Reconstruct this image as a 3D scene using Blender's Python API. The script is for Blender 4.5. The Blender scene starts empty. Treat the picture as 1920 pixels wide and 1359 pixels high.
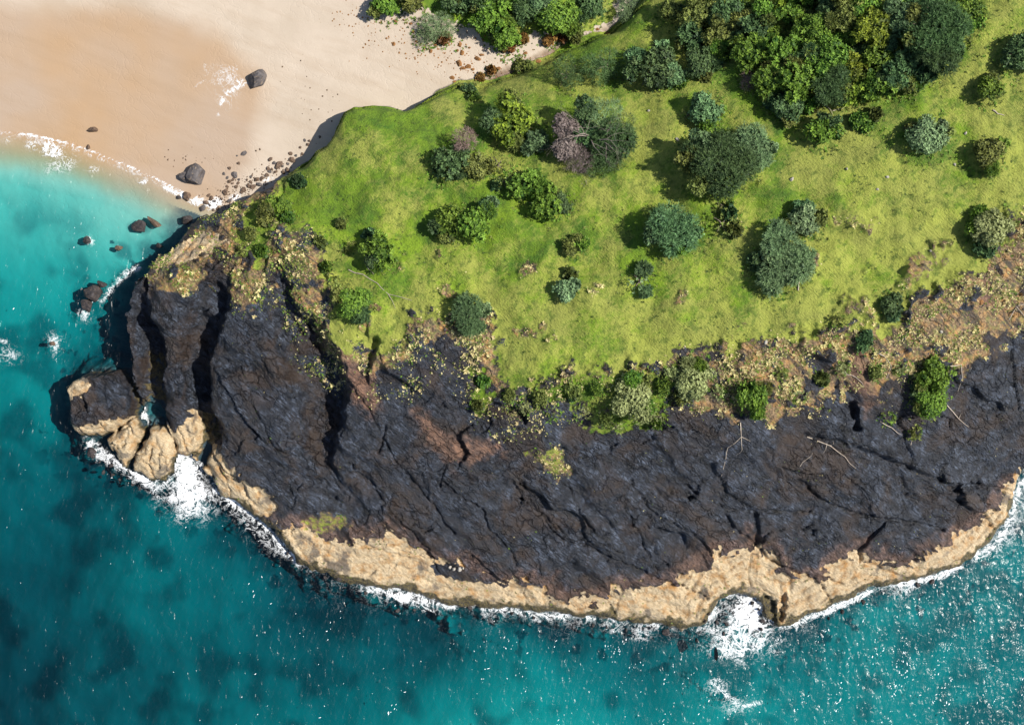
import bpy, math, random
import numpy as np
random.seed(7)
RNG = np.random.default_rng(11)
R = math.radians
SC = bpy.context.scene
COL = SC.collection

# ------------------------------------------------------------------ camera, sky, sun, exposure
CAM_H = 200.0            # flying height in metres
PX = 0.1                 # metres on the sea per photograph pixel
cam = bpy.data.cameras.new('camera'); cam.sensor_width = 36.0
cam.lens = 36.0 * CAM_H / (1920 * PX); cam.clip_start = 1.0; cam.clip_end = 6000.0
camo = bpy.data.objects.new('camera', cam); COL.objects.link(camo)
camo.location = (0, 0, CAM_H); camo.rotation_euler = (0, 0, 0)
SC.camera = camo
SUN_EL, SUN_AZ = 50.0, 3.0            # azimuth measured from +X towards +Y
world = bpy.data.worlds.new('World'); SC.world = world; world.use_nodes = True
wn = world.node_tree
sky = wn.nodes.new('ShaderNodeTexSky'); sky.sky_type = 'NISHITA'; sky.sun_disc = False
sky.sun_elevation = R(SUN_EL); sky.sun_rotation = R(90 - SUN_AZ)
wn.links.new(sky.outputs[0], wn.nodes['Background'].inputs[0])
wn.nodes['Background'].inputs[1].default_value = 0.08
sun = bpy.data.lights.new('sun', 'SUN'); sun.energy = 4.9; sun.angle = R(0.5); sun.color = (1.0, 0.955, 0.88)
suno = bpy.data.objects.new('sun', sun); COL.objects.link(suno); suno.location = (120, 0, 150)
suno.rotation_euler = (0, R(90 - SUN_EL), R(SUN_AZ))
SC.view_settings.view_transform = 'Standard'; SC.view_settings.look = 'None'
SC.view_settings.exposure = 0.62; SC.view_settings.gamma = 1.0; SC.view_settings.use_curve_mapping = False
SC.render.engine = 'CYCLES'
SC.cycles.use_denoising = True
SC.cycles.max_bounces = 6; SC.cycles.diffuse_bounces = 3; SC.cycles.glossy_bounces = 2
SC.cycles.transparent_max_bounces = 12; SC.cycles.volume_bounces = 0
SC.cycles.sample_clamp_indirect = 4.0; SC.cycles.sample_clamp_direct = 12.0

# ------------------------------------------------------------------ numeric helpers
F = np.float32
def sstep(a, b, x):
    t = np.clip((x - a) / (b - a), 0, 1); return t * t * (3 - 2 * t)
def lerp(a, b, t): return a + (b - a) * t
def hash2(ix, iy, s):
    h = (ix.astype(np.int64) * 374761393 + iy.astype(np.int64) * 668265263 + s * 974711) & 0xFFFFFFFF
    h = ((h ^ (h >> 13)) * 1274126177) & 0xFFFFFFFF
    h = ((h ^ (h >> 16)) * 2246822519) & 0xFFFFFFFF
    return (h ^ (h >> 15)) & 0xFFFFFFFF
def pnoise(x, y, s=0):
    ix = np.floor(x); iy = np.floor(y); fx = (x - ix).astype(F); fy = (y - iy).astype(F)
    ux = fx * fx * fx * (fx * (fx * 6 - 15) + 10); uy = fy * fy * fy * (fy * (fy * 6 - 15) + 10)
    def g(dx, dy):
        a = hash2(ix + dx, iy + dy, s).astype(F) * F(2 * math.pi / 4294967296.0)
        return np.cos(a) * (fx - dx) + np.sin(a) * (fy - dy)
    return (lerp(lerp(g(0, 0), g(1, 0), ux), lerp(g(0, 1), g(1, 1), ux), uy) * 1.5).astype(F)
def fbm(x, y, wl, octv=4, s=0, gain=0.5):
    o = np.zeros_like(x, dtype=F); a = 1.0; f = 1.0 / wl
    for k in range(octv):
        o += a * pnoise(x * f + 17.3 * k, y * f - 9.1 * k, s + k * 31); a *= gain; f *= 2.03
    return o
def ridged(x, y, wl, octv=3, s=0, gain=0.5):
    o = np.zeros_like(x, dtype=F); a = 1.0; f = 1.0 / wl
    for k in range(octv):
        o += a * (1 - 2 * np.abs(pnoise(x * f + 7.7 * k, y * f + 3.1 * k, s + k * 13))); a *= gain; f *= 2.1
    return o
def worley(x, y, s=0):
    ix = np.floor(x); iy = np.floor(y)
    f1 = np.full(x.shape, 9, F); f2 = np.full(x.shape, 9, F); cid = np.zeros(x.shape, F); tilt = np.zeros(x.shape, F)
    for dx in (-1, 0, 1):
        for dy in (-1, 0, 1):
            h = hash2(ix + dx, iy + dy, s)
            px = ix + dx + (h & 0xFFFF) / 65536.0; py = iy + dy + (h >> 16) / 65536.0
            d = np.sqrt((px - x) ** 2 + (py - y) ** 2).astype(F)
            near = d < f1
            f2 = np.where(near, f1, np.minimum(f2, d)); cid = np.where(near, (h % 1000) / 1000.0, cid); f1 = np.where(near, d, f1)
            an = (h % 6283) / 1000.0; tilt = np.where(near, (px - x) * np.cos(an) + (py - y) * np.sin(an), tilt)
    return f1, f2, cid.astype(F), tilt.astype(F)
def seg_dist(x, y, a, b):
    ax, ay = a; bx, by = b; dx, dy = bx - ax, by - ay; L = dx * dx + dy * dy + 1e-9
    t = np.clip(((x - ax) * dx + (y - ay) * dy) / L, 0, 1)
    return (x - ax - t * dx) ** 2 + (y - ay - t * dy) ** 2, t
def sdf(pts, x, y):
    """signed distance to a closed outline, positive inside"""
    d = np.full(x.shape, 1e12, F); ins = np.zeros(x.shape, bool); n = len(pts)
    for i in range(n):
        a = pts[i]; b = pts[(i + 1) % n]
        d = np.minimum(d, seg_dist(x, y, a, b)[0])
        if a[1] != b[1]:
            c = ((a[1] > y) != (b[1] > y))
            xi = (b[0] - a[0]) * (y - a[1]) / (b[1] - a[1]) + a[0]
            ins ^= c & (x < xi)
    d = np.sqrt(d); return np.where(ins, d, -d).astype(F)
class TPS:
    """thin plate surface through surveyed points"""
    def __init__(s, pts):
        P = np.array(pts, float); s.c = P[:, :2] / 20.0; n = len(P)
        K = s.k(s.c, s.c) + np.eye(n) * 0.02
        A = np.zeros((n + 3, n + 3)); A[:n, :n] = K; A[:n, n] = 1; A[:n, n + 1:] = s.c; A[n, :n] = 1; A[n + 1:, :n] = s.c.T
        s.w = np.linalg.solve(A, np.concatenate([P[:, 2], [0, 0, 0]]))
    def k(s, a, b):
        r2 = ((a[:, None, :] - b[None, :, :]) ** 2).sum(-1); return 0.5 * r2 * np.log(r2 + 1e-9)
    def __call__(s, x, y):
        x = np.atleast_1d(np.clip(x, -104, 104)); y = np.atleast_1d(np.clip(y, -76, 76))
        q = np.stack([x.ravel(), y.ravel()], 1) / 20.0; n = len(s.c)
        o = s.k(q, s.c) @ s.w[:n] + s.w[n] + q @ s.w[n + 1:]
        return o.reshape(x.shape)
def ray(u, v, z):
    """the point of height z that the photograph shows at pixel u, v"""
    k = PX * (1 - z / CAM_H); return ((u - 960) * k, (679.5 - v) * k)

# ------------------------------------------------------------------ surveyed heights of the land surface (pixel u, v, metres)
TOP = [(640,206,9),(626,234,9),(575,294,8),(548,315,7),(508,345,6),(708,193,9),(789,188,8),(863,157,5),(921,154,3.5),(999,118,2.5),(1046,91,3),
 (1114,68,4),(1148,54,5),(440,379,4.5),(379,403,3.5),(338,447,5),(300,490,6),(700,260,12),(640,320,11),(580,380,10),(850,250,11),(920,200,8.5),
 (960,170,6.5),(1000,140,6),(1000,300,14),(800,400,14),(650,430,12.5),(1100,200,12),(1100,400,17),(900,500,16),(750,520,15),(1250,300,18),
 (1400,200,18),(1250,500,19),(1500,350,21),(1700,300,23),(1850,250,24),(1800,100,24),(1600,100,20),(1400,60,14),(1250,80,10),(1150,110,8),
 (1200,30,7),(1500,0,16),(1920,0,26),(1500,550,21),(1700,500,22),(1900,400,23),(1300,600,19.5),(1100,620,18),(950,600,16.5),(700,620,15),
 (640,640,14),(740,660,14.5),(850,620,15.5),(900,700,14.5),(1000,740,15.5),(1150,780,15),(1300,760,16),(1400,790,15.5),(1550,740,17),(1700,700,17.5),
 (1850,620,19),(1920,560,20),(640,750,10),(750,800,10.5),(900,830,11),(1050,860,11),(1200,870,11),(1400,880,11),(1600,850,12),(1750,800,13),
 (1900,700,14.5),(700,930,6.5),(850,960,7),(1000,980,7),(1200,1000,6.5),(1400,980,7),(1600,960,7.5),(1750,920,8),(1880,830,9),(560,960,4),
 (650,1000,3.5),(800,1030,3.7),(950,1070,3.5),(1100,1110,3.3),(1280,1070,4),(1400,1030,4.5),(1550,1040,4),(1700,1040,3.6),(1820,980,3.5),(1890,910,3.5),
 (545,1025,2),(640,1070,2),(800,1105,1.8),(1000,1135,1.8),(1200,1155,1.8),(1300,1150,2),(1390,1105,2.5),(1480,1150,2),(1600,1100,2),(1750,1060,2),
 (1860,1000,2),(250,560,8),(250,620,7.5),(262,690,6),(275,735,3.5),(320,540,9.5),(340,600,9),(345,660,7.5),(340,720,6.5),(350,780,4.5),(355,840,2.5),
 (450,600,11),(450,680,10),(440,760,8),(480,850,6),(440,900,3),(500,940,3),(550,880,6),(540,720,11),(580,620,13),(480,520,12),(400,480,9.5),(520,480,13),
 (340,490,8),(190,745,5),(150,735,4.5),(170,800,2.5),(225,740,4.2),(230,830,2.2),(290,850,2.5),(280,890,1.6)]
DEEP = [(0,400,-2.0),(100,330,-1.4),(200,420,-1.6),(300,400,-1.2),(0,600,-4.4),(100,550,-3.7),(200,480,-2.3),(100,800,-6.5),(0,1000,-9.5),(200,1000,-8.5),
 (0,1359,-13),(400,1200,-8),(450,1000,-9),(600,1150,-11),(800,1300,-6.5),(1000,1250,-6),(1300,1300,-5.5),(1600,1200,-5.5),(1900,1100,-6),(1900,1359,-6),
 (1500,1359,-5.2),(1200,1359,-5.5),(330,440,-1.5),(250,550,-4),(150,650,-5.5),(800,1200,-10),(1050,1195,-8.5),(200,900,-9),(310,985,-8),(1250,1215,-8)]
topo = TPS([ray(u, v, z) + (z,) for u, v, z in TOP])
deep = TPS([ray(u, v, z) + (z,) for u, v, z in DEEP])
def P(pts, z=None):
    """photograph pixels to points of the plan, on the land surface or at height z"""
    out = []
    for u, v in pts:
        zz = 6.0 if z is None else z; x, y = ray(u, v, zz)
        if z is None:
            for _ in range(8):
                zz = float(np.clip(topo(np.array([x]), np.array([y]))[0], 0, 30)); x, y = ray(u, v, zz)
        out.append((x, y))
    return out

# ------------------------------------------------------------------ plan outlines
HEAD = P([(921,154),(897,159),(863,157),(823,173),(789,188),(752,196),(708,193),(660,196),(640,206),(626,234),(606,267),(575,294),(548,315),(508,345),
 (474,362),(440,379),(416,396),(379,403),(355,423),(338,447),(318,470),(294,480),(277,494),(262,518),(250,531),(237,551),(232,595),(233,633),(240,667),
 (242,700),(254,721),(260,741),(277,753),(290,757),(300,772),(312,790),(325,822),(330,849),(365,859),(380,842),(386,845),(374,866),(396,893),(404,919),
 (440,940),(480,967),(508,990),(528,1017),(541,1034),(558,1055),(592,1068),(626,1083),(684,1100),(731,1102),(775,1105),(809,1119),(850,1132),(894,1136),
 (945,1139),(995,1143),(1046,1149),(1097,1156),(1131,1160),(1181,1161),(1215,1166),(1280,1176),(1318,1170),(1331,1143),(1348,1121),(1392,1114),(1429,1119),
 (1436,1156),(1463,1173),(1497,1166),(1530,1149),(1564,1132),(1598,1119),(1632,1102),(1662,1099),(1717,1089),(1754,1075),(1788,1061),(1828,1041),
 (1855,1017),(1876,990),(1893,967),(1903,926),(1909,899),(1930,865)]) + [(135, -18), (400, 60), (2000, 120), (2000, 2000), (60, 2000), (30, 90), (25, 66)] + \
 P([(1170,35),(1148,54),(1114,68),(1080,80),(1046,93),(999,120),(960,140)])
STACK = P([(149,699),(176,695),(217,699),(250,714),(260,741),(258,768),(242,785),(217,805),(186,815),(145,819),(129,792),(127,755),(120,727)])
BLOCKS = [P([(196,822),(220,805),(244,785),(272,790),(269,809),(250,848),(233,870),(220,863),(217,849),(200,836)]),
          P([(273,809),(281,792),(305,802),(325,826),(328,846),(323,887),(305,900),(281,900),(247,880),(246,868),(258,839)])]
BEACH = P([(-1200,225),(0,246),(60,252),(130,268),(165,280),(240,310),(300,338),(345,360),(385,376),(430,384)], 0) + \
        [(-30, 5), (30, 5), (60, 60), (60, 2000), (-2000, 2000), (-2000, 45)]
GRASS = P([(505,360),(474,385),(455,405),(450,445),(460,480),(480,503),(497,490),(497,462),(512,442),(560,432),(598,440),(608,480),(604,520),(612,560),(606,600),
 (615,635),(650,655),(700,668),(745,662),(765,635),(768,600),(800,588),(830,595),(880,600),(905,590),(925,620),(925,660),(940,700),(960,735),(990,728),(1040,715),
 (1065,690),(1110,690),(1160,695),(1230,690),(1270,660),(1330,660),(1390,680),(1425,650),(1460,640),(1530,630),(1600,610),(1640,640),(1690,610),(1720,560),(1770,545),
 (1820,515),(1850,490),(1890,450),(1900,380),(1920,340)]) + [(140, 40), (2000, 140), (2000, 2000), (60, 2000), (30, 90), (25, 66)] + \
 P([(1170,35),(1148,58),(1114,74),(1080,86),(1046,99),(999,126),(960,146),(921,154),(863,157),(823,173),(789,188),(752,196),(708,193),(660,196),(640,206),(626,234),
 (606,267),(575,294),(548,315)])
DUNE = P([(690,-30),(745,10),(800,22),(870,45),(900,75),(960,90),(1000,70),(1060,62),(1110,50),(1145,35),(1165,0),(1165,-30)], 2)
PATCH = [P(q) for q in ([(880,690),(905,690),(915,720),(930,740),(925,770),(895,778),(885,750),(890,720)],
                        [(990,850),(1040,843),(1065,860),(1075,885),(1050,897),(1015,880)],
                        [(960,735),(1050,710),(1160,690),(1240,688),(1262,735),(1235,800),(1180,818),(1110,802),(1090,770),(1060,760),(1000,752)],
                        [(560,975),(620,960),(660,985),(640,1000),(600,1005)])]
SOIL = [P(q) for q in ([(1720,540),(1800,540),(1850,500),(1900,430),(1960,400),(1990,600),(1920,615),(1850,655),(1800,690),(1750,690),(1720,700),(1680,720),(1600,745),
 (1560,760),(1480,775),(1440,795),(1380,770),(1300,765),(1250,745),(1265,670),(1330,655),(1425,645),(1530,625),(1690,595)],
 [(335,455),(400,430),(440,395),(480,440),(520,450),(600,445),(612,560),(600,610),(560,560),(540,500),(500,512),(480,570),(440,560),(400,515),(330,545),(290,530),(280,500)],
 [(790,600),(905,595),(930,640),(900,660),(870,640),(800,640)], [(840,500),(905,500),(905,535),(845,530)], [(690,560),(760,560),(770,610),(700,600)],
 [(1880,230),(1960,200),(1960,430),(1900,440),(1905,330)], [(1490,500),(1545,505),(1535,550),(1480,555)])]
RUST = [P(q) for q in ([(775,770),(800,780),(838,822),(860,828),(935,828),(942,850),(905,862),(850,872),(822,850),(790,800)],
                       [(1825,530),(1850,520),(1855,570),(1830,575)], [(640,655),(690,700),(720,760),(690,780),(650,720)], [(1600,640),(1640,700),(1625,780),(1590,720)])]
SAND_ROCK = P([(500,975),(545,978),(590,1000),(640,1015),(690,1002),(760,1012),(800,1042),(860,1055),(900,1078),(950,1090),(1000,1092),(1050,1118),(1110,1125),(1160,1105),
 (1210,1095),(1262,1088),(1300,1062),(1340,1042),(1400,1018),(1440,1040),(1480,1078),(1540,1078),(1600,1026),(1622,1050),(1680,1062),(1720,1040),(1780,1012),(1830,982),
 (1870,955),(1888,905),(1915,885),(1960,860),(1990,900),(1900,1010),(1840,1075),(1720,1120),(1600,1150),(1450,1210),(1280,1210),(1100,1190),(900,1170),(700,1130),(560,1090),(490,1000)])
SAND_FEET = [P(q) for q in ([(118,800),(160,797),(200,790),(245,780),(275,785),(330,815),(345,790),(365,770),(385,780),(395,860),(410,900),(300,930),(180,870)],
                            [(370,850),(400,838),(430,870),(455,895),(480,905),(520,925),(520,955),(490,965),(440,955),(380,900)],
                            [(118,705),(150,700),(175,720),(160,745),(130,745)], [(283,505),(325,455),(395,438),(425,455),(385,482),(335,497),(292,522)])]
WET = P([(-1200,0),(0,7),(150,10),(250,15),(305,27),(355,44),(406,68),(450,101),(480,130),(505,170),(490,200),(475,250),(470,300),(440,350),(400,400),(-1200,400)], 0.8)

# gullies: u, v, floor height, half width in pixels
GULLY = [([(280,522,6.5,2),(270,555,4.5,6),(274,585,3.5,10),(286,620,2,13),(299,650,.8,12),(302,680,-.2,10),(294,720,-.6,10),(297,765,-.8,11),(300,790,-.8,6)], 4),
 ([(440,490,10.5,4),(420,530,8,10),(405,560,6,17),(396,610,4.5,13),(386,653,3,8),(376,682,2,9),(382,721,1.2,8),(388,755,.5,7),(396,788,.2,9),(400,815,-.2,10),(386,845,-.5,5),(378,866,-.8,5)], 2.8),
 ([(511,490,12,3),(528,545,10,5),(538,600,8.5,9),(568,640,7.2,13),(596,690,6.0,14),(616,740,5.0,14),(615,790,4.4,10),(604,840,4.0,8),(596,866,3.8,6),(625,905,4,5),(650,930,4.2,3)], 1.7),
 ([(232,688,-1.2,4),(250,708,-1.2,3),(263,745,-1.2,3.5),(265,775,-1,4.5),(268,792,-.4,3)], 6),
 ([(1591,758,14.2,2),(1595,802,11.8,3)], 4), ([(1788,915,5.5,5),(1810,910,5.5,7),(1830,912,5.6,3)], 4),
 ([(1437,1120,.8,5),(1447,1160,.2,4)], 3), ([(1470,1110,1.6,4),(1462,1160,.3,4)], 3), ([(925,760,12.2,2),(975,775,12.6,5),(985,790,12,3)], 3),
 ([(700,640,12.6,3),(690,690,11.2,2)], 2)]
# cracks: half width in metres, depth in metres, pixel path
CRACK = [(.18,.8,[(205,828),(232,838)]), (.18,.8,[(262,862),(300,872),(322,868)]), (.18,.7,[(150,795),(175,808),(200,800)]), (.2,.8,[(340,805),(365,815),(384,808)]), (.2,.7,[(345,835),(368,838),(384,825)]),
 (.30,1.0,[(1280,909),(1314,929),(1365,955),(1415,955),(1470,958),(1517,960)]),
 (.34,1.3,[(1497,899),(1534,933),(1585,957),(1622,967),(1662,972),(1710,980),(1767,992)]),
 (.42,1.4,[(1659,975),(1632,1004),(1608,1028),(1615,1051)]), (.3,.8,[(1615,1051),(1645,1061),(1686,1078),(1713,1089)]),
 (.5,1.2,[(1415,955),(1419,1014)]), (.34,1.1,[(1358,957),(1375,990),(1422,1024),(1442,1048),(1497,1075),(1530,1078),(1578,1095)]),
 (.25,.8,[(1280,1099),(1327,1119)]), (.4,1.2,[(1760,902),(1788,923),(1808,909),(1855,912),(1899,923)]),
 (.3,1.0,[(955,899),(985,940),(1029,984),(1063,1017),(1104,1024),(1148,1045),(1195,1065),(1232,1085),(1280,1095)]),
 (.26,.9,[(1063,912),(1090,963),(1120,1004),(1168,1041)]), (.28,.9,[(833,899),(857,926),(904,950),(917,990),(955,1024),(968,1055)]),
 (.26,.8,[(704,919),(758,980),(785,1011)]), (.26,.8,[(725,802),(711,849)]), (.3,.9,[(653,866),(701,910)]), (.26,.8,[(836,870),(829,910)]),
 (.45,1.4,[(1510,815),(1585,832),(1635,853),(1686,870),(1730,890),(1764,900)]), (.3,.9,[(1896,653),(1903,721),(1909,775)]),
 (.2,.6,[(640,1021),(708,1026),(752,1045),(789,1056)]), (.25,.7,[(738,1029),(809,1045),(860,1062),(920,1075)]), (.15,.5,[(985,1100),(985,1135)]),
 (.2,.7,[(1530,1080),(1545,1110),(1560,1132)]), (.2,.7,[(1405,1040),(1400,1080),(1415,1105),(1470,1118)]), (.2,.5,[(1165,1110),(1150,1150)]),
 (.18,.6,[(530,985),(520,1010)]), (.16,.5,[(415,880),(425,905),(432,930)]), (.16,.5,[(455,900),(462,925),(470,950)]), (.20,.85,[(400,850),(420,880),(455,900)]),
 (.20,.85,[(316,690),(345,676),(362,682)]), (.15,.5,[(350,600),(345,650)]), (.2,.7,[(552,660),(548,720),(560,770)]), (.22,.7,[(450,690),(480,760),(520,850)]),
 (.2,.6,[(500,620),(540,680),(580,790)]), (.2,.7,[(470,800),(500,830),(540,850),(590,870)]), (.3,.8,[(640,700),(690,760),(740,860),(800,930),(850,1000)]),
 (.25,.7,[(900,880),(960,900),(1010,960),(1060,1000)]), (.25,.7,[(1180,900),(1220,960),(1300,1000),(1340,1040)]), (.25,.8,[(1160,930),(1200,1010),(1230,1070)]),
 (.20,.85,[(218,810),(245,800),(262,830)]), (.20,.85,[(222,840),(240,830),(258,835)]), (.20,.85,[(255,850),(290,855),(325,850)]), (.20,.85,[(285,835),(280,870),(290,898)]),
 (.20,.85,[(305,850),(312,890)]), (.20,.85,[(150,800),(155,818)]), (.20,.85,[(190,790),(200,812)]), (.15,.5,[(213,770),(216,800)]), (.20,.85,[(335,800),(345,830),(350,858)])]

# ------------------------------------------------------------------ the terrain grid: fine in view, stretching out to the horizon
def axis(lo, hi, step, far):
    c = list(np.arange(lo, hi + step * .5, step)); s = step; a, b = [], []
    e = c[-1]; st = step
    while e < far: st *= 1.22; e += st; b.append(e)
    e = c[0]; st = step
    while e > -far: st *= 1.22; e -= st; a.append(e)
    return np.array(a[::-1] + c + b)
STEP = 0.21
gx = axis(-99, 99, STEP, 2500); gy = axis(-70.5, 70.5, STEP, 2500)
NX, NY = len(gx), len(gy)
X, Y = np.meshgrid(gx, gy); X = X.astype(F); Y = Y.astype(F)
def coarse(fn, k=6):
    cx = np.unique(np.concatenate([np.linspace(-104, 104, 240), [-2600, 2600]])); cy = np.unique(np.concatenate([np.linspace(-76, 76, 180), [-2600, 2600]]))
    CX, CY = np.meshgrid(cx, cy); Z = fn(CX, CY)
    return bil(cx, cy, Z, X, Y)
def bil(cx, cy, Z, x, y):
    i = np.clip(np.searchsorted(cx, x) - 1, 0, len(cx) - 2); j = np.clip(np.searchsorted(cy, y) - 1, 0, len(cy) - 2)
    tx = np.clip((x - cx[i]) / (cx[i + 1] - cx[i]), 0, 1); ty = np.clip((y - cy[j]) / (cy[j + 1] - cy[j]), 0, 1)
    return (lerp(lerp(Z[j, i], Z[j, i + 1], tx), lerp(Z[j + 1, i], Z[j + 1, i + 1], tx), ty)).astype(F)
Htop = np.clip(coarse(topo), 0.6, 30); Hbed = np.clip(coarse(deep) * .88, -13, -0.8)
NW = sstep(-46, -38, X) * sstep(20, 28, Y)                                   # the grassy side above the beach
n1 = fbm(X, Y, 5.0, 4, 1); n2 = fbm(X, Y, 1.6, 3, 5); nbig = fbm(X, Y, 16.0, 3, 9)
dh = sdf(HEAD, X, Y); dst = sdf(STACK, X, Y); dbl = [sdf(b, X, Y) for b in BLOCKS]
dall = np.maximum(np.maximum(dh, dst), np.maximum(dbl[0], dbl[1]))
wob = (0.55 * n1 + 0.35 * n2) * (1 - 0.8 * NW) + 0.9 * NW * fbm(X, Y, 8, 2, 66)
dbeach = sdf(BEACH, X, Y) + 0.25 * fbm(X, Y, 9, 2, 3)
# sea bed and beach
off = np.maximum(-dbeach, 0)
bed = -np.minimum(0.04 * off + 0.011 * off ** 2, -Hbed * (1 + 0.12 * nbig)) + 0.10 * n1 * sstep(1, 8, off)
on = np.maximum(dbeach, 0)
dune = 2.2 * np.exp(-(((X + 2) / 20) ** 2 + ((Y - 72) / 9) ** 2))
beach = 0.045 * np.minimum(on, 30) + 0.012 * np.maximum(on - 30, 0) * (on < 80) + dune + 0.035 * fbm(X, Y, 12, 2, 14) * sstep(3, 15, on)
beach = np.minimum(beach, 6)
base = np.where(dbeach > 0, beach, bed)
skirt = np.where(dall < 0, dall * (1.5 + 0.5 * n1) - 0.1 + 0.35 * n2, -0.2)
reefy = (skirt > base - 0.3) & (dbeach < 2)
base = np.where((dall < 0) & (dbeach < 0.5), np.maximum(base, np.minimum(skirt, 0.35)), base)
# the headland
wr = lerp(1.25, 2.6, NW)
def prof(d): t = np.clip((d + wob + 0.45 * wr) / wr, 0, 1); return 1 - (1 - t) ** 2.2
g_main = sdf(GRASS, X, Y)
land = np.where(prof(dh) > 0, Htop * prof(dh), -9)
brow = np.clip(1 - dh / 10, 0, 1) * NW
land -= 1.2 * brow ** 2 * (dh > 0)
for d_, zz in ((dst, 1), (dbl[0], 1), (dbl[1], 1)):
    pr = prof(d_ - 0.35); land = np.where(pr > 0, np.maximum(land, Htop * pr), land)
gdist = np.full(X.shape, 99, F)
for pts, slope in GULLY:
    w3 = [ray(u, v, max(z, 0)) for u, v, z, w in pts]
    for k in range(len(pts) - 1):
        a, b = w3[k], w3[k + 1]
        x0, x1 = min(a[0], b[0]) - 9, max(a[0], b[0]) + 9; y0, y1 = min(a[1], b[1]) - 9, max(a[1], b[1]) + 9
        i0, i1 = np.searchsorted(gx, [x0, x1]); j0, j1 = np.searchsorted(gy, [y0, y1]); sl = (slice(j0, j1), slice(i0, i1))
        d2, t = seg_dist(X[sl], Y[sl], a, b)
        zf = lerp(pts[k][2], pts[k + 1][2], t); hw = lerp(pts[k][3], pts[k + 1][3], t) * PX * (1.35 if len(pts) > 8 else 1)
        d = np.sqrt(d2) + 0.45 * n1[sl] + 0.3 * n2[sl]
        land[sl] = np.minimum(land[sl], zf + slope * np.maximum(d - hw, 0) + 0.15 * n2[sl])
        gdist[sl] = np.minimum(gdist[sl], np.maximum(d - hw, 0))
land -= 1.5 * np.exp(-(gdist / 2.4) ** 2) * sstep(0.1, 1.2, gdist) * (dh > 0) * (X < -25)
cmask = np.zeros(X.shape, F)
for hw, dep, path in CRACK:
    w2 = P(path)
    for k in range(len(w2) - 1):
        a, b = w2[k], w2[k + 1]; m = 2.5
        i0, i1 = np.searchsorted(gx, [min(a[0], b[0]) - m, max(a[0], b[0]) + m]); j0, j1 = np.searchsorted(gy, [min(a[1], b[1]) - m, max(a[1], b[1]) + m])
        sl = (slice(j0, j1), slice(i0, i1))
        xx = X[sl] + 0.35 * n1[sl] + 0.12 * n2[sl]; yy = Y[sl] + 0.35 * n2[sl]
        d2, t = seg_dist(xx, yy, a, b)
        cmask[sl] = np.maximum(cmask[sl], dep * np.exp(-d2 / (hw * hw)) - 0.25 * dep * np.exp(-d2 / (9 * hw * hw)))
land -= cmask
# masks
mg = np.maximum(sstep(-1.8, 2.2, g_main + 1.8 * n1 + 1.3 * n2), NW * (dh > -4))
bare = sstep(.42, .85, fbm(X, Y, 7, 4, 95) + .35 * sstep(20, 90, X) * sstep(45, 5, Y) + .25 * nbig) * (1 - NW) * sstep(0.05, .5, mg)
mg = mg * (1 - .62 * bare)
mdune = sstep(-0.8, 0.8, sdf(DUNE, X, Y) + 1.2 * n1 + 0.8 * n2)
mpatch = np.zeros(X.shape, F)
for q in PATCH: mpatch = np.maximum(mpatch, (.5 if q in (PATCH[1], PATCH[3]) else .8) * sstep(-1.6, 1.8, sdf(q, X, Y) + 1.3 * n1 + 1.3 * n2))
msoil = np.zeros(X.shape, F)
for q in SOIL: msoil = np.maximum(msoil, sstep(-1.6, 1.6, sdf(q, X, Y) + 1.8 * n1 + 1.6 * n2))
msoil = np.maximum(msoil, 0.9 * np.exp(-((g_main + 0.8 + 1.5 * n1) / (1.6 + n2)) ** 2) * (1 - NW) * sstep(-62, -50, X)) * sstep(-.55, -.1, n1 + .7 * n2 + .5 * nbig)
for q in (PATCH[1], PATCH[3]): msoil = np.maximum(msoil, .7 * sstep(-1.2, 1.4, sdf(q, X, Y) + n1 + n2))
mrust = np.zeros(X.shape, F)
for q in RUST: mrust = np.maximum(mrust, sstep(-1.2, 1.2, sdf(q, X, Y) + 1.0 * n1 + 1.0 * n2))
ang = R(-40); AX = X * math.cos(ang) + Y * math.sin(ang); AY = -X * math.sin(ang) + Y * math.cos(ang)
AX2 = AX + 2.2 * n1 + 3 * nbig; AY2 = AY + 1.2 * fbm(X, Y, 7, 2, 77) + 2 * nbig
n3 = fbm(AX2 * 0.4, AY2, 1.1, 3, 41)
msst = sstep(-0.5, 0.6, sdf(SAND_ROCK, X, Y) + 1.7 * n1 + 1.0 * n2 + 1.5 * n3)
for q in SAND_FEET: msst = np.maximum(msst, sstep(-0.5, 0.6, sdf(q, X, Y) + 0.8 * n1 + 0.8 * n2))
msst = msst * (1 - sstep(-0.3, 0.4, sdf(P([(806,1060),(850,1053),(900,1070),(932,1080),(915,1093),(860,1087),(820,1078)]), X, Y) + .6 * n2))
onhead = sstep(-0.2, 0.3, dall + wob + 0.45 * wr)
veg = np.maximum(mg, mpatch)
rock = onhead * (1 - veg)
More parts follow.
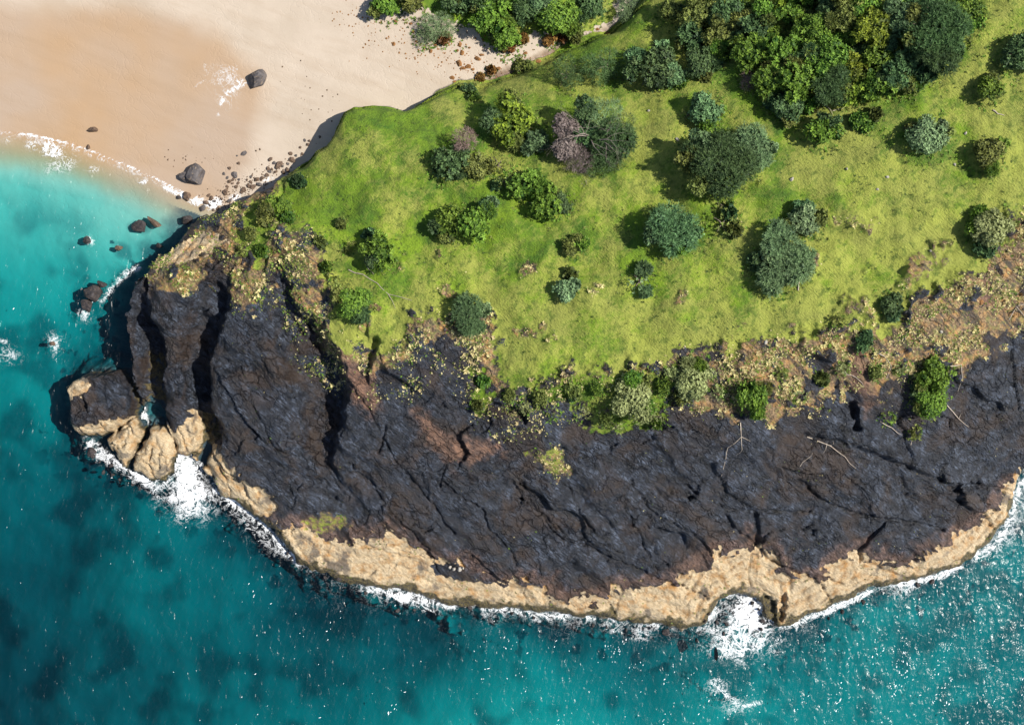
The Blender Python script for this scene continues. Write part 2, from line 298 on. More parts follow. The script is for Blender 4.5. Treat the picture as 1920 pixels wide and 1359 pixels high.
# rock relief: flow-banded ridges, blocky joints, small lumps
f1, f2, cid, tlt = worley(AX2 / 5.2, AY2 / 2.6, 3); joint = np.exp(-((f2 - f1) / 0.05) ** 2)
f1b, f2b, cidb, tltb = worley(AX2 / 1.9 + 5 + .3 * n1, AY2 / 1.0, 8); jointb = np.exp(-((f2b - f1b) / 0.08) ** 2)
f1c, f2c, cidc, tltc = worley(AX2 / 14 + 2, AY2 / 8.0, 18)
rough_zone = sstep(-.35, .45, fbm(X, Y, 13, 3, 33))
rel = 0.8 * tltc + 1.25 * ridged(AX2 * 0.20, AY2, 9.0, 2, 91, .45) + 0.30 * tlt * (0.3 + 0.7 * rough_zone) + (0.20 * ridged(AX2 * 0.26, AY2, 3.6, 4, 21, 0.5) + 0.14 * tltb - 0.05 * jointb) * (0.3 + 0.7 * rough_zone) \
    + 0.06 * ridged(AX2 * 0.35, AY2, 0.8, 2, 55) - 0.30 * joint * rough_zone + 0.05 * fbm(X, Y, .9, 2, 56)
amp = rock * sstep(0.2, 2.2, dall + 0.6) * lerp(1.0, 0.42, msst) * lerp(1, 0.6, msoil)
land += rel * amp * 1.0
strata = np.abs(((dall + 0.9 * n1 + .5 * nbig) / 1.7) % 1.0 - 0.5) * 2
land += msst * onhead * sstep(.6, 1.6, dall) * (0.30 * sstep(.15, .5, strata) + 0.10 * n2)
# soft turf relief
land += onhead * veg * (0.85 * fbm(X, Y, 9, 3, 61) + 0.05 * fbm(X, Y, 1.3, 2, 62)) + onhead * msoil * 0.12 * n2
cut = (land > base) & (dall > -1.5)
Z = np.where(cut, np.maximum(land, base), base)
# creek bed
cr = [ray(u, v, z) for u, v, z in ((895,170,2.2),(911,152,1.9),(950,136,2.0),(999,118,2.1),(1046,91,2.4),(1080,78,2.8),(1114,66,3.2),(1150,52,4))]
dc = np.full(X.shape, 1e6, F)
for k in range(len(cr) - 1): dc = np.minimum(dc, seg_dist(X, Y, cr[k], cr[k + 1])[0])
dc = np.sqrt(dc) + 0.3 * n1 + 0.2 * n2
Z = Z - 1.3 * np.exp(-(dc / 1.0) ** 2)
mcreek = np.exp(-(dc / 1.0) ** 2)
Z = Z.astype(F)
def ground_z(x, y):
    return float(bil(gx, gy, Z, np.array([x]), np.array([y]))[0])
def on_ground(u, v, lift=0.0):
    z = 5.0
    for _ in range(10):
        x, y = ray(u, v, z + lift); z = 0.5 * z + 0.5 * ground_z(x, y)
    x, y = ray(u, v, z + lift); return x, y, ground_z(x, y)

# attributes for the material
wetm = sstep(-2.5, 3.0, sdf(WET, X, Y) + 1.0 * nbig + 0.3 * n1)
sandm = (1 - onhead)
dry = np.clip(0.36 + 0.004 * (X - 10) + 0.40 * nbig + 0.45 * fbm(X, Y, 6, 4, 90), 0, 1)
dry = np.clip(dry + 0.4 * (g_main > -1) * np.exp(-np.maximum(g_main, 0) / (4.0 + 7 * sstep(30, 80, X))) * (X > -60) * (1 - NW), 0, 1)
dry = np.clip(dry + .7 * sstep(-1, 1, np.maximum(sdf(PATCH[1], X, Y), sdf(PATCH[3], X, Y))), 0, 1)
reefn = sstep(-0.15, 0.75, fbm(X, Y, 8, 3, 120, .42) + 0.5 * fbm(X, Y, 26, 2, 121))
nearcliff = np.clip(1 - (-dall - 1) / (9 + 5 * nbig + 4 * n1), 0, 1) * (dbeach < -3)
reef = np.clip(np.maximum(reefn * 0.62 * sstep(9, 20, off), 0.95 * sstep(0.0, 0.9, nearcliff)), 0, 1)
for u, v, r in ((275,1060,28),(265,425,14),(225,470,16),(245,425,12),(150,520,12),(650,1170,60),(480,1040,50),(200,930,60),(560,1110,60),(205,880,50),(160,560,40)):
    x, y = ray(u, v, 0); reef = np.maximum(reef, sstep(1.3, 0.3, np.sqrt((X - x) ** 2 + (Y - y) ** 2) / (r * PX) + 0.5 * n1 + 0.1 * n2) * 0.6)
reef = np.maximum(reef, 0.9 * sstep(.30, .62, fbm(X, Y, 3.2, 4, 140) + .35 * nbig) * sstep(1.2, 2.2, -Z) * sstep(16, 6, -dall) * (1 - NW))
reef = reef * (Z < 0.0)
algae = np.maximum(onhead * sstep(1.7, 0.2, Z + 0.5 * n2 + 0.5 * n1), onhead * 0.9 * sstep(2.2, 0.5, dall + 1.0 * n1 + 0.9 * n2) * (Y < -25))
ATTR = dict(grass=np.maximum(mg * onhead, np.maximum(mpatch * onhead, mdune * (1 - onhead))), dry=dry, soil=np.maximum(msoil, bare) * onhead, rust=np.maximum(np.maximum(mrust, .55 * np.exp(-((sdf(SAND_ROCK, X, Y) + 1.2 + 1.7 * n1 + n2) / 1.3) ** 2) * (Y < -20)) * onhead, mcreek * 0.9),
            sstone=msst * onhead, sand=sandm, wet=wetm * sandm, under=sstep(-.15, -1.0, Z), reef=reef, algae=algae)

# ------------------------------------------------------------------ mesh helpers
def mesh_np(name, V, Q, attrs=None, n=4):
    me = bpy.data.meshes.new(name); V = np.ascontiguousarray(V, F); Q = np.ascontiguousarray(Q, np.int32)
    me.vertices.add(len(V)); me.vertices.foreach_set('co', V.ravel())
    me.loops.add(Q.size); me.loops.foreach_set('vertex_index', Q.ravel())
    me.polygons.add(len(Q)); me.polygons.foreach_set('loop_start', np.arange(0, Q.size, n, dtype=np.int32))
    for k, a in (attrs or {}).items():
        at = me.attributes.new(k, 'FLOAT', 'POINT'); at.data.foreach_set('value', np.ascontiguousarray(a, F).ravel())
    me.update(calc_edges=True)
    return me
def flat(me): me.polygons.foreach_set('use_smooth', np.zeros(len(me.polygons), bool))
def link(name, data, mat=None, parent=None, loc=None):
    o = bpy.data.objects.new(name, data); COL.objects.link(o)
    if mat is not None and data is not None and not data.materials: data.materials.append(mat)
    if parent is not None: o.parent = parent
    if loc is not None: o.location = loc
    return o
def tag(o, label=None, cat=None, group=None, kind=None):
    if label: o['label'] = label
    if cat: o['category'] = cat
    if group: o['group'] = group
    if kind: o['kind'] = kind
    return o

# ------------------------------------------------------------------ materials
class NT:
    def __init__(s, name):
        s.m = bpy.data.materials.new(name); s.m.use_nodes = True; s.t = s.m.node_tree; s.t.nodes.clear()
        s.out = s.t.nodes.new('ShaderNodeOutputMaterial')
    def n(s, typ, **kw):
        nd = s.t.nodes.new('ShaderNode' + typ)
        for k, v in kw.items():
            if k.startswith('i_'):
                key = k[2:]; key = int(key) if key.isdigit() else key.replace('_', ' ')
                if hasattr(v, 'is_output'): s.t.links.new(v, nd.inputs[key])
                else: nd.inputs[key].default_value = v
            else: setattr(nd, k, v)
        return nd
    def attr(s, name): return s.n('Attribute', attribute_name=name).outputs['Fac']
    def noise(s, scale, detail=4, rough=0.55, vec=None, dist=0.0):
        nd = s.n('TexNoise', i_Scale=scale, i_Detail=detail, i_Roughness=rough, i_Distortion=dist)
        s.t.links.new(vec or s.pos(), nd.inputs['Vector']); return nd.outputs['Fac']
    def pos(s):
        if not hasattr(s, '_p'): s._p = s.n('NewGeometry').outputs['Position']
        return s._p
    def obj(s): return s.n('TexCoord').outputs['Object']
    def mapr(s, v, a, b, c=0.0, d=1.0):
        nd = s.n('MapRange', i_0=v, i_1=a, i_2=b, i_3=c, i_4=d); return nd.outputs[0]
    def math(s, op, a, b=0.0, c=None):
        nd = s.n('Math', operation=op, i_0=a, i_1=b)
        if c is not None: nd.inputs[2].default_value = c
        return nd.outputs[0]
    def mix(s, f, a, b, blend='MIX'):
        nd = s.n('Mix', data_type='RGBA', blend_type=blend)
        for k, v in ((0, f), (6, a), (7, b)):
            if hasattr(v, 'is_output'): s.t.links.new(v, nd.inputs[k])
            else: nd.inputs[k].default_value = v if k == 0 else (tuple(v) + (1,))[:4]
        return nd.outputs[2]
    def scaled(s, sx, sy, sz=1.0, rot=0.0):
        nd = s.n('Mapping', vector_type='TEXTURE'); s.t.links.new(s.pos(), nd.inputs[0]); nd.inputs[2].default_value = (0, 0, rot); nd.inputs[3].default_value = (1 / sx, 1 / sy, 1 / sz)
        return nd.outputs[0]
    def bump(s, h, strength=0.5, dist=0.1):
        return s.n('Bump', i_Height=h, i_Strength=strength, i_Distance=dist).outputs[0]
    def done(s, sh, vol=None):
        s.t.links.new(sh, s.out.inputs[0])
        if vol is not None: s.t.links.new(vol, s.out.inputs[1])
        return s.m

def terrain_material():
    t = NT('terrain')
    fine = t.noise(2.6, 6, 0.65); med = t.noise(0.55, 5, 0.6); big = t.noise(0.09, 4, 0.55)
    streak = t.noise(1.0, 6, 0.65, t.scaled(0.16, 1.1, 0.6, R(-42)), 0.6); streak2 = t.noise(3.2, 5, 0.65, t.scaled(0.35, 1.3, 0.6, R(-38)), 0.4)
    # dark weathered rock with brown bloom; blue-grey sheen painted into its colour
    c = t.mix(t.mapr(streak, 0.36, 0.64), (0.0018, 0.0023, 0.004), (0.017, 0.021, 0.031))
    c = t.mix(t.math('MULTIPLY', t.mapr(med, 0.44, 0.64), t.mapr(streak2, 0.45, 0.60)), c, (0.082, 0.101, 0.140))
    c = t.mix(t.math('MULTIPLY', t.mapr(t.noise(0.13, 5, 0.6, None, 0.6), 0.47, 0.62), 0.75), c, (0.036, 0.022, 0.014))
    c = t.mix(t.mapr(t.noise(0.25, 5, .6, None, 1.0), 0.55, 0.68, 0, .8), c, (0.012, 0.012, 0.016))
    c = t.mix(t.mapr(t.noise(5.0, 4, .6), 0.62, 0.72, 0.0, 0.4), c, (0.14, 0.135, 0.135))
    # brown earth
    so = t.mix(t.mapr(fine, 0.42, 0.66), (0.095, 0.060, 0.034), (0.38, 0.255, 0.13)); so = t.mix(t.mapr(med, 0.48, 0.64), so, (0.40, 0.22, 0.075))
    so = t.mix(t.mapr(t.noise(1.0, 5, .65), 0.50, 0.62, 0, .8), so, (0.20, 0.20, 0.055)); so = t.mix(t.mapr(streak, 0.50, 0.60, 0, .8), so, (0.040, 0.034, 0.030))
    c = t.mix(t.mapr(t.math('ADD', t.attr('soil'), t.math('MULTIPLY', t.math('SUBTRACT', t.noise(0.9, 6, .7, None, .6), 0.5), 1.3)), 0.30, 0.70), c, so)
    ru = t.mix(t.mapr(streak2, 0.38, 0.66), (0.07, 0.038, 0.026), (0.27, 0.15, 0.095))
    c = t.mix(t.math('MULTIPLY', t.attr('rust'), t.mapr(med, 0.35, 0.55, .35, 1)), c, ru)
    # pale sandstone
    ss = t.mix(t.mapr(streak2, 0.34, 0.62), (0.36, 0.26, 0.145), (0.56, 0.445, 0.285)); ss = t.mix(t.mapr(med, 0.48, 0.7), ss, (0.36, 0.19, 0.06))
    ss = t.mix(t.mapr(fine, 0.57, 0.68, 0, .6), ss, (0.12, 0.085, 0.045)); ss = t.mix(t.mapr(t.noise(0.22, 5, .6), 0.56, 0.64, 0, .8), ss, (0.085, 0.075, 0.065))
    ssm = t.mapr(t.math('ADD', t.attr('sstone'), t.math('MULTIPLY', t.math('SUBTRACT', streak2, 0.5), 0.7)), 0.38, 0.62)
    c = t.mix(ssm, c, ss)
    al = t.mix(t.mapr(fine, 0.4, 0.6), (0.028, 0.024, 0.020), (0.13, 0.10, 0.035))
    c = t.mix(t.mapr(t.math('ADD', t.attr('algae'), t.math('MULTIPLY', t.math('SUBTRACT', fine, 0.5), 0.8)), 0.35, 0.75), c, al)
    # turf
    gs = t.noise(1.1, 7, 0.74, t.scaled(0.7, 1.2, 1.0, R(35)), 0.9); gv = t.noise(0.16, 6, 0.62, None, .6)
    g = t.mix(t.mapr(gv, 0.36, 0.62), (0.050, 0.118, 0.006), (0.158, 0.250, 0.010))
    dv = t.mapr(t.math('ADD', t.math('MULTIPLY', t.attr('dry'), 0.6), t.math('MULTIPLY', gs, 1.25)), 0.70, 1.00)
    g = t.mix(t.math('MULTIPLY', dv, .54), g, (0.370, 0.345, 0.080))
    g = t.mix(t.mapr(t.noise(0.7, 6, 0.68), 0.52, 0.62, 0, .65), g, (0.055, 0.100, 0.009))
    g = t.mix(t.mapr(t.noise(3.0, 4, 0.6), 0.58, 0.68, 0, .55), g, (0.040, 0.070, 0.008))
    gm = t.mapr(t.math('ADD', t.attr('grass'), t.math('MULTIPLY', t.math('SUBTRACT', t.noise(1.1, 7, .7, None, .5), 0.5), 2.0)), 0.40, 0.60)
    c = t.mix(gm, c, g)
    # sand, dry and wet
    sd = t.mix(t.mapr(big, 0.35, 0.65), (0.385, 0.318, 0.245), (0.435, 0.362, 0.285)); sd = t.mix(t.mapr(fine, 0.68, 0.76, 0, .35), sd, (0.30, 0.22, 0.15))
    ws = t.mix(t.mapr(t.noise(0.045, 3, .5), 0.38, 0.62), (0.355, 0.235, 0.135), (0.345, 0.260, 0.190))
    sd = t.mix(t.attr('wet'), sd, ws)
    sd = t.mix(t.mapr(t.noise(0.35, 4, .6, t.scaled(.25, 1.6, 1, R(-20))), 0.45, 0.7, 0, .22), sd, (0.27, 0.185, 0.11))
    sd = t.mix(t.attr('under'), sd, (0.44, 0.42, 0.36))
    sandf = t.math('MULTIPLY', t.attr('sand'), t.math('SUBTRACT', 1.0, gm)); c = t.mix(sandf, c, sd)
    c = t.mix(t.math('MULTIPLY', t.attr('reef'), t.mapr(fine, 0.3, 0.6, .8, 1)), c, (0.030, 0.055, 0.075))  # reef patches; the blue tint stands in for light scattered by the water
    c = t.mix(t.math('MULTIPLY', t.attr('rust'), t.attr('sand')), c, ru)
    rough = t.mix(t.attr('wet'), t.mix(t.mapr(med, .4, .65), (0.42,) * 3, (0.66,) * 3), (0.36,) * 3); rough = t.mix(t.attr('under'), rough, (.8,) * 3); rough = t.mix(gm, rough, (0.9,) * 3)
    vj = t.n('TexVoronoi', feature='DISTANCE_TO_EDGE', i_Scale=0.42); t.t.links.new(t.n('VectorMath', operation='ADD', i_0=t.scaled(0.5, 1.5, .7, R(-42)), i_1=t.n('VectorMath', operation='SCALE', i_0=t.n('TexNoise', i_Scale=.6, i_Detail=5.0, i_Vector=t.pos()).outputs['Color'], i_3=3.0).outputs[0]).outputs[0], vj.inputs['Vector'])
    jo = t.math('MULTIPLY', t.math('MULTIPLY', t.mapr(vj.outputs['Distance'], 0.0, 0.07), t.mapr(t.noise(.12, 3, .5), .42, .6)), t.math('SUBTRACT', 1.0, t.math('MAXIMUM', gm, t.math('MULTIPLY', ssm, .8))))
    h = t.math('ADD', t.math('ADD', t.math('MULTIPLY', streak2, 0.7), t.math('MULTIPLY', fine, 0.8)), t.math('MULTIPLY', jo, 1.1)); soft = t.math('SUBTRACT', 1.0, t.math('MULTIPLY', t.attr('sand'), 0.96))
    b = t.n('Bump', i_Height=t.math('MULTIPLY', h, soft), i_Strength=0.9, i_Distance=0.5).outputs[0]
    p = t.n('BsdfPrincipled', i_Base_Color=c, i_Roughness=rough, i_Normal=b); p.inputs['Specular IOR Level'].default_value = 0.42
    return t.done(p.outputs[0])
M_TERRAIN = terrain_material()

def sea_material():
    t = NT('sea_water')
    w1 = t.noise(1.15, 3, 0.5, t.scaled(1.0, 0.5, 1, R(-25)), 0.5); w2 = t.noise(0.14, 3, 0.5, t.scaled(1, .6, 1, R(-20)))
    wind = t.mapr(t.noise(0.03, 3, .5), 0.38, 0.62, 0.9, 1.25)
    b = t.n('Bump', i_Height=t.math('ADD', t.math('MULTIPLY', w1, wind), t.math('MULTIPLY', w2, 1.0)), i_Strength=1.0, i_Distance=0.35).outputs[0]
    fr = t.n('Fresnel', i_IOR=1.33).outputs[0]
    gl = t.n('BsdfGlossy', i_Roughness=0.26, i_Normal=b); gl.inputs[0].default_value = (1, 1, 1, 1)
    tr = t.n('BsdfTransparent')
    mx = t.n('MixShader', i_0=fr, i_1=tr.outputs[0], i_2=gl.outputs[0])
    va = t.n('VolumeAbsorption', i_Color=(0.0, 0.812, 0.847, 1), i_Density=0.57)
    return t.done(mx.outputs[0], va.outputs[0])
M_SEA = sea_material()

def foam_material():
    t = NT('foam')
    def ridge(sc, det, dist):
        n = t.noise(sc, det, 0.6, None, dist); return t.mapr(t.math('ABSOLUTE', t.math('SUBTRACT', n, 0.5)), 0.0, 0.11, 1.0, 0.0)
    lace = t.math('ADD', t.math('MULTIPLY', ridge(0.5, 6, 1.4), 0.42), t.math('MULTIPLY', ridge(1.3, 5, 1.2), 0.34))
    lace = t.math('ADD', lace, t.math('MULTIPLY', t.noise(3.0, 5, .6), 0.22))
    s = t.math('ADD', lace, t.math('MULTIPLY', t.attr('foam'), 1.0))
    a = t.math('MULTIPLY', t.math('POWER', t.mapr(s, 0.80, 1.26), 1.1), t.mapr(t.attr('foam'), .2, .62, .35, 1.0))
    d = t.n('BsdfDiffuse', i_Color=(0.84, 0.86, 0.87, 1), i_Normal=t.bump(s, 0.5, 0.25)); tr = t.n('BsdfTransparent')
    return t.done(t.n('MixShader', i_0=a, i_1=tr.outputs[0], i_2=d.outputs[0]).outputs[0])
M_FOAM = foam_material()
def glint_foam():
    t = NT('glint_foam_fleck'); return t.done(t.n('BsdfDiffuse', i_Color=(0.86, 0.89, 0.89, 1)).outputs[0])  # flat white for the flecks that stand for sun glints and foam
M_FLECK = glint_foam()

def rock_material(name, dark, light, lichen, wet_base=None):
    t = NT(name); ob = t.obj()
    a = t.noise(1.6, 6, 0.65, ob); b = t.noise(5.0, 4, 0.6, ob)
    c = t.mix(t.mapr(a, 0.36, 0.64), dark, light); c = t.mix(t.mapr(b, 0.56, 0.68, 0, .8), c, lichen)
    bp = t.bump(t.math('ADD', a, t.math('MULTIPLY', b, .4)), 0.7, 0.3)
    p = t.n('BsdfPrincipled', i_Base_Color=c, i_Roughness=0.7, i_Normal=bp); p.inputs['Specular IOR Level'].default_value = 0.3
    return t.done(p.outputs[0])
M_ROCK = rock_material('boulder_rock', (0.045, 0.040, 0.042), (0.125, 0.112, 0.110), (0.24, 0.18, 0.12))
M_ROCKB = rock_material('brown_rock', (0.05, 0.034, 0.025), (0.17, 0.11, 0.075), (0.24, 0.16, 0.09))
M_RUSTY = rock_material('rusty_rock', (0.11, 0.05, 0.018), (0.33, 0.15, 0.045), (0.36, 0.22, 0.08))
M_PALE = rock_material('pale_rock', (0.30, 0.27, 0.22), (0.50, 0.46, 0.40), (0.22, 0.18, 0.13))
M_WETROCK = rock_material('wet_rock', (0.018, 0.016, 0.017), (0.06, 0.05, 0.05), (0.11, 0.08, 0.05))

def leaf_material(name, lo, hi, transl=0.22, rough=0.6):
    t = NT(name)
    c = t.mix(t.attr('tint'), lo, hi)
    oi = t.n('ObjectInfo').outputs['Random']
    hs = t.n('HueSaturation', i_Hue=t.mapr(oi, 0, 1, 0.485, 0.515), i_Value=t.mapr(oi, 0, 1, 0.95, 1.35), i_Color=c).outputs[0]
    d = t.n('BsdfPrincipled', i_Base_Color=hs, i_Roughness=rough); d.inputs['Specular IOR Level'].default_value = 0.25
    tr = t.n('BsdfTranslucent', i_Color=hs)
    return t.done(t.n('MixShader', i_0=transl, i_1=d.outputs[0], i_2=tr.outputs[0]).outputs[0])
LEAF = dict(
    bright=leaf_material('leaf_bright', (0.022, 0.060, 0.008), (0.200, 0.320, 0.040)),
    yellow=leaf_material('leaf_yellow', (0.035, 0.062, 0.008), (0.275, 0.345, 0.035)),
    dark=leaf_material('leaf_dark', (0.014, 0.036, 0.013), (0.125, 0.205, 0.070)),
    teal=leaf_material('leaf_teal', (0.020, 0.050, 0.020), (0.185, 0.305, 0.125)),
    grey=leaf_material('leaf_grey', (0.028, 0.055, 0.024), (0.275, 0.385, 0.175)),
    olive=leaf_material('leaf_olive', (0.030, 0.045, 0.010), (0.240, 0.275, 0.065)),
    pale=leaf_material('leaf_pale', (0.090, 0.110, 0.035), (0.370, 0.410, 0.170)),
    rust=leaf_material('leaf_rust', (0.080, 0.040, 0.012), (0.380, 0.190, 0.055)),
    brown=leaf_material('twig_brown', (0.085, 0.066, 0.060), (0.270, 0.215, 0.195)),
    pink=leaf_material('twig_pink', (0.130, 0.085, 0.075), (0.330, 0.230, 0.200)),
    straw=leaf_material('tussock_straw', (0.260, 0.210, 0.080), (0.780, 0.680, 0.360)),
    gold=leaf_material('tussock_gold', (0.250, 0.160, 0.015), (0.520, 0.360, 0.030)),
    tuftgreen=leaf_material('tussock_green', (0.030, 0.060, 0.010), (0.100, 0.150, 0.030)))
def bark_material(name, a, b):
    t = NT(name); ob = t.obj(); n = t.noise(3.0, 5, .6, ob)
    p = t.n('BsdfPrincipled', i_Base_Color=t.mix(t.mapr(n, .35, .65), a, b), i_Roughness=0.85, i_Normal=t.bump(n, .6, .1))
    return t.done(p.outputs[0])
M_BARK = bark_material('bark', (0.07, 0.05, 0.038), (0.19, 0.15, 0.12))
M_GREYWOOD = bark_material('grey_wood', (0.13, 0.10, 0.085), (0.30, 0.25, 0.21))
M_DEADWOOD = bark_material('dead_wood', (0.26, 0.21, 0.165), (0.48, 0.41, 0.33))

# ------------------------------------------------------------------ terrain objects cut from one survey grid
jj, ii = np.meshgrid(np.arange(NY - 1), np.arange(NX - 1), indexing='ij')
q0 = (jj * NX + ii).ravel(); QUADS = np.stack([q0, q0 + 1, q0 + NX + 1, q0 + NX], 1)
def cellmean(a): return 0.25 * (a[:-1, :-1] + a[1:, :-1] + a[:-1, 1:] + a[1:, 1:])
cz = cellmean(Z); coh = cellmean(onhead); cgr = cellmean(ATTR['grass']); css = cellmean(ATTR['sstone']); cb = cellmean(dbeach)
cst = cellmean((dst + wob).astype(F)); cb0 = cellmean((dbl[0] + wob).astype(F)); cb1 = cellmean((dbl[1] + wob).astype(F)); cdh = cellmean(dh)
lab = np.where(coh > 0.5, np.where(cgr > 0.5, 1, np.where(css > 0.5, 3, 2)), np.where(cz > -0.02, np.where(cb > -3, 0, 3), 4))
lab = np.where((cst > -0.7) & (cst >= cdh) & (cz > -0.2), 5, lab)
lab = np.where((cb0 > -0.5) & (cb0 > cst) & (cb0 >= cdh) & (cz > -0.2), 6, lab); lab = np.where((cb1 > -0.5) & (cb1 > cb0) & (cb1 > cst) & (cb1 >= cdh) & (cz > -0.2), 7, lab)
VERT = np.stack([X.ravel(), Y.ravel(), Z.ravel()], 1)
def cut_grid(name, k):
    qs = QUADS[(lab == k).ravel()]; used, inv = np.unique(qs.ravel(), return_inverse=True)
    me = mesh_np(name, VERT[used], inv.reshape(-1, 4), {a: v.ravel()[used] for a, v in ATTR.items()})
    return link(name, me, M_TERRAIN)
for k, nm in enumerate(('beach', 'grass_headland', 'black_rock_slope', 'sandstone_shore', 'seabed')):
    tag(cut_grid(nm, k), kind='structure')
tag(cut_grid('sea_stack', 5), 'broad black-topped sea stack with orange southern foot, parted from the headland by foam', 'sea stack')
tag(cut_grid('coastal_boulder', 6), 'smaller cracked orange sandstone block touching the foot of the sea stack', 'boulder', 'orange blocks at the western tip')
tag(cut_grid('coastal_boulder', 7), 'larger cracked orange sandstone block beside the white foaming inlet', 'boulder', 'orange blocks at the western tip')

# ------------------------------------------------------------------ the sea
sx = axis(-99, 99, 0.55, 2500); sy = axis(-71, 71, 0.55, 2500)
def swell(x, y): return 0.10 * fbm(x * 0.9 + y * .4, y * 0.6 - x * .2, 7.0, 3, 200) * np.where(np.abs(x) < 150, 1, 0)
SX, SY = np.meshgrid(sx, sy); damp = bil(gx, gy, np.clip(-Z / 1.5, 0, 1), SX, SY)
SZ = swell(SX.astype(F), SY.astype(F)) * damp
jj, ii = np.meshgrid(np.arange(len(sy) - 1), np.arange(len(sx) - 1), indexing='ij'); q0 = (jj * len(sx) + ii).ravel(); n_ = len(sx)
seao = link('sea', mesh_np('sea', np.stack([SX.ravel(), SY.ravel(), SZ.ravel()], 1), np.stack([q0, q0 + 1, q0 + n_ + 1, q0 + n_], 1)), M_SEA)
tag(seao, kind='structure')

# foam: surf along the rocks, churned patches, and the wash on the sand
fx = np.arange(-98, 98, 0.3); fy = np.arange(-70, 56, 0.3); FX, FY = np.meshgrid(fx, fy); FX = FX.astype(F); FY = FY.astype(F)
def smp(a): return bil(gx, gy, a.astype(F), FX, FY)
fz = smp(Z); fd = -smp(dall); fb = smp(dbeach); fn = fbm(FX, FY, 7, 3, 300); fn2 = fbm(FX, FY, 2.2, 3, 301)
foam = np.zeros(FX.shape, F)
south = sstep(-8, -20, FY) * sstep(-70, -62, FX)
foam = np.maximum(foam, (0.40 + 0.40 * fn + .2 * fn2) * np.exp(-np.maximum(fd - 0.4, 0) / (1.2 + 1.2 * np.clip(fn + .3, 0, 1))) * south)
def blob(u, v, ru, rv, s, rot=0.0, soft=0.45):
    global foam
    x, y = ray(u, v, 0); c, s_ = math.cos(R(rot)), math.sin(R(rot)); dx, dy = FX - x, FY - y
    a = (dx * c + dy * s_) / (ru * PX); b = (-dx * s_ + dy * c) / (rv * PX)
    r = np.sqrt(a * a + b * b) + 0.28 * fn + 0.22 * fn2
    foam = np.maximum(foam, s * sstep(1.35, 1.35 - soft * 2.6, r))
def band(pts, w, s):
    global foam
    d = np.full(FX.shape, 1e9, F); q = [ray(u, v, 0) for u, v in pts]
    for k in range(len(q) - 1): d = np.minimum(d, seg_dist(FX, FY, q[k], q[k + 1])[0])
    d = np.sqrt(d) + 0.35 * fn * w * PX + .25 * fn2 * w * PX
    foam = np.maximum(foam, s * sstep(1.35, 0.1, d / (w * PX)))
blob(350, 885, 36, 56, 0.78, 0, .5); blob(350, 925, 62, 52, 0.62); blob(300, 905, 46, 28, 0.52); blob(375, 945, 46, 34, .50); blob(345, 955, 30, 30, .45)
band([(262,742),(268,775),(272,792)], 9, .85); band([(165,830),(200,860),(240,890),(290,912)], 16, .52); band([(205,855),(245,885),(285,908)], 8, .7)
band([(404,920),(440,945),(480,972),(510,1000),(535,1035),(560,1058)], 8, .56); band([(400,925),(470,985),(520,1030)], 22, .38)
blob(745, 1118, 50, 14, .75, -12); blob(790, 1135, 40, 14, .5, -15); band([(690,1105),(760,1115),(850,1135)], 10, .55)
band([(900,1140),(1000,1150),(1060,1158)], 8, .5); blob(1020,1158,40,12,.45); blob(1150,1172,34,22,.42); blob(1205,1185,30,24,.42); blob(1225,1168,28,12,.55)
blob(1392, 1150, 60, 50, .74, 0, .5); blob(1388, 1200, 84, 58, .54); blob(1420, 1190, 46, 40, .50); blob(1340, 1180, 45, 20, .45)
band([(1497,1168),(1560,1140),(1600,1124),(1632,1108)], 9, .56); band([(1690,1098),(1760,1080),(1800,1062)], 9, .60); band([(1830,1046),(1870,1020),(1890,985),(1903,940),(1918,900)], 12, .56)
band([(1870,1035),(1900,990),(1915,940)], 22, .40)
blob(1345,1285,32,20,.40); blob(1380,1325,48,22,.38); band([(1335,1275),(1365,1305),(1395,1325),(1425,1315)], 9, .50)
blob(160, 588, 22, 20, .52); band([(190,565),(215,535),(240,510),(262,502)], 9, .50); blob(103, 643, 22, 24, .52); blob(20, 665, 30, 22, .42); blob(5, 640, 16, 8, .45); blob(170, 452, 10, 10, .5)
blob(100, 282, 28, 16, .62, -25); blob(60, 270, 22, 14, .45); blob(20, 262, 22, 14, .45); blob(120, 305, 34, 22, .40); blob(175, 318, 22, 8, .42); blob(270, 340, 20, 8, .5); blob(90, 318, 12, 14, .4)
band([(0,247),(60,253),(130,269),(165,281),(240,311),(300,339),(345,361)], 2.6, .66); band([(0,250),(60,257),(130,275),(240,319),(300,346),(345,366)], 6, .38)
band([(310,352),(345,368),(365,380)], 7, .7); blob(405, 380, 28, 14, .72, 20); blob(365,375,22,14,.6); blob(440, 372, 22, 10, .6, 25); blob(500,340,22,7,.55,30)
blob(318, 355, 14, 5, .55); blob(330, 466, 8, 5, .45)
# the lacy wash around the lone boulder on the sand
blob(425, 145, 50, 32, .36, 10); blob(425, 190, 26, 34, .31, -10); band([(460,160),(430,175),(418,190),(412,218)], 6, .5); band([(380,110),(395,145),(370,165)], 5, .34); blob(455,158,14,8,.55)
surfz = np.where(fz > -0.02, fz + 0.015, swell(FX, FY) * np.clip(-fz / 1.5, 0, 1) + 0.03)
dist_land = smp(onhead)
keep = (foam > 0.03) & (fz < 1.6) & (dist_land < 0.4)
kc = keep[:-1, :-1] | keep[1:, :-1] | keep[:-1, 1:] | keep[1:, 1:]
jj, ii = np.meshgrid(np.arange(len(fy) - 1), np.arange(len(fx) - 1), indexing='ij'); q0 = (jj * len(fx) + ii)[kc]; n_ = len(fx)
qs = np.stack([q0, q0 + 1, q0 + n_ + 1, q0 + n_], 1); used, inv = np.unique(qs.ravel(), return_inverse=True)
fo = foam
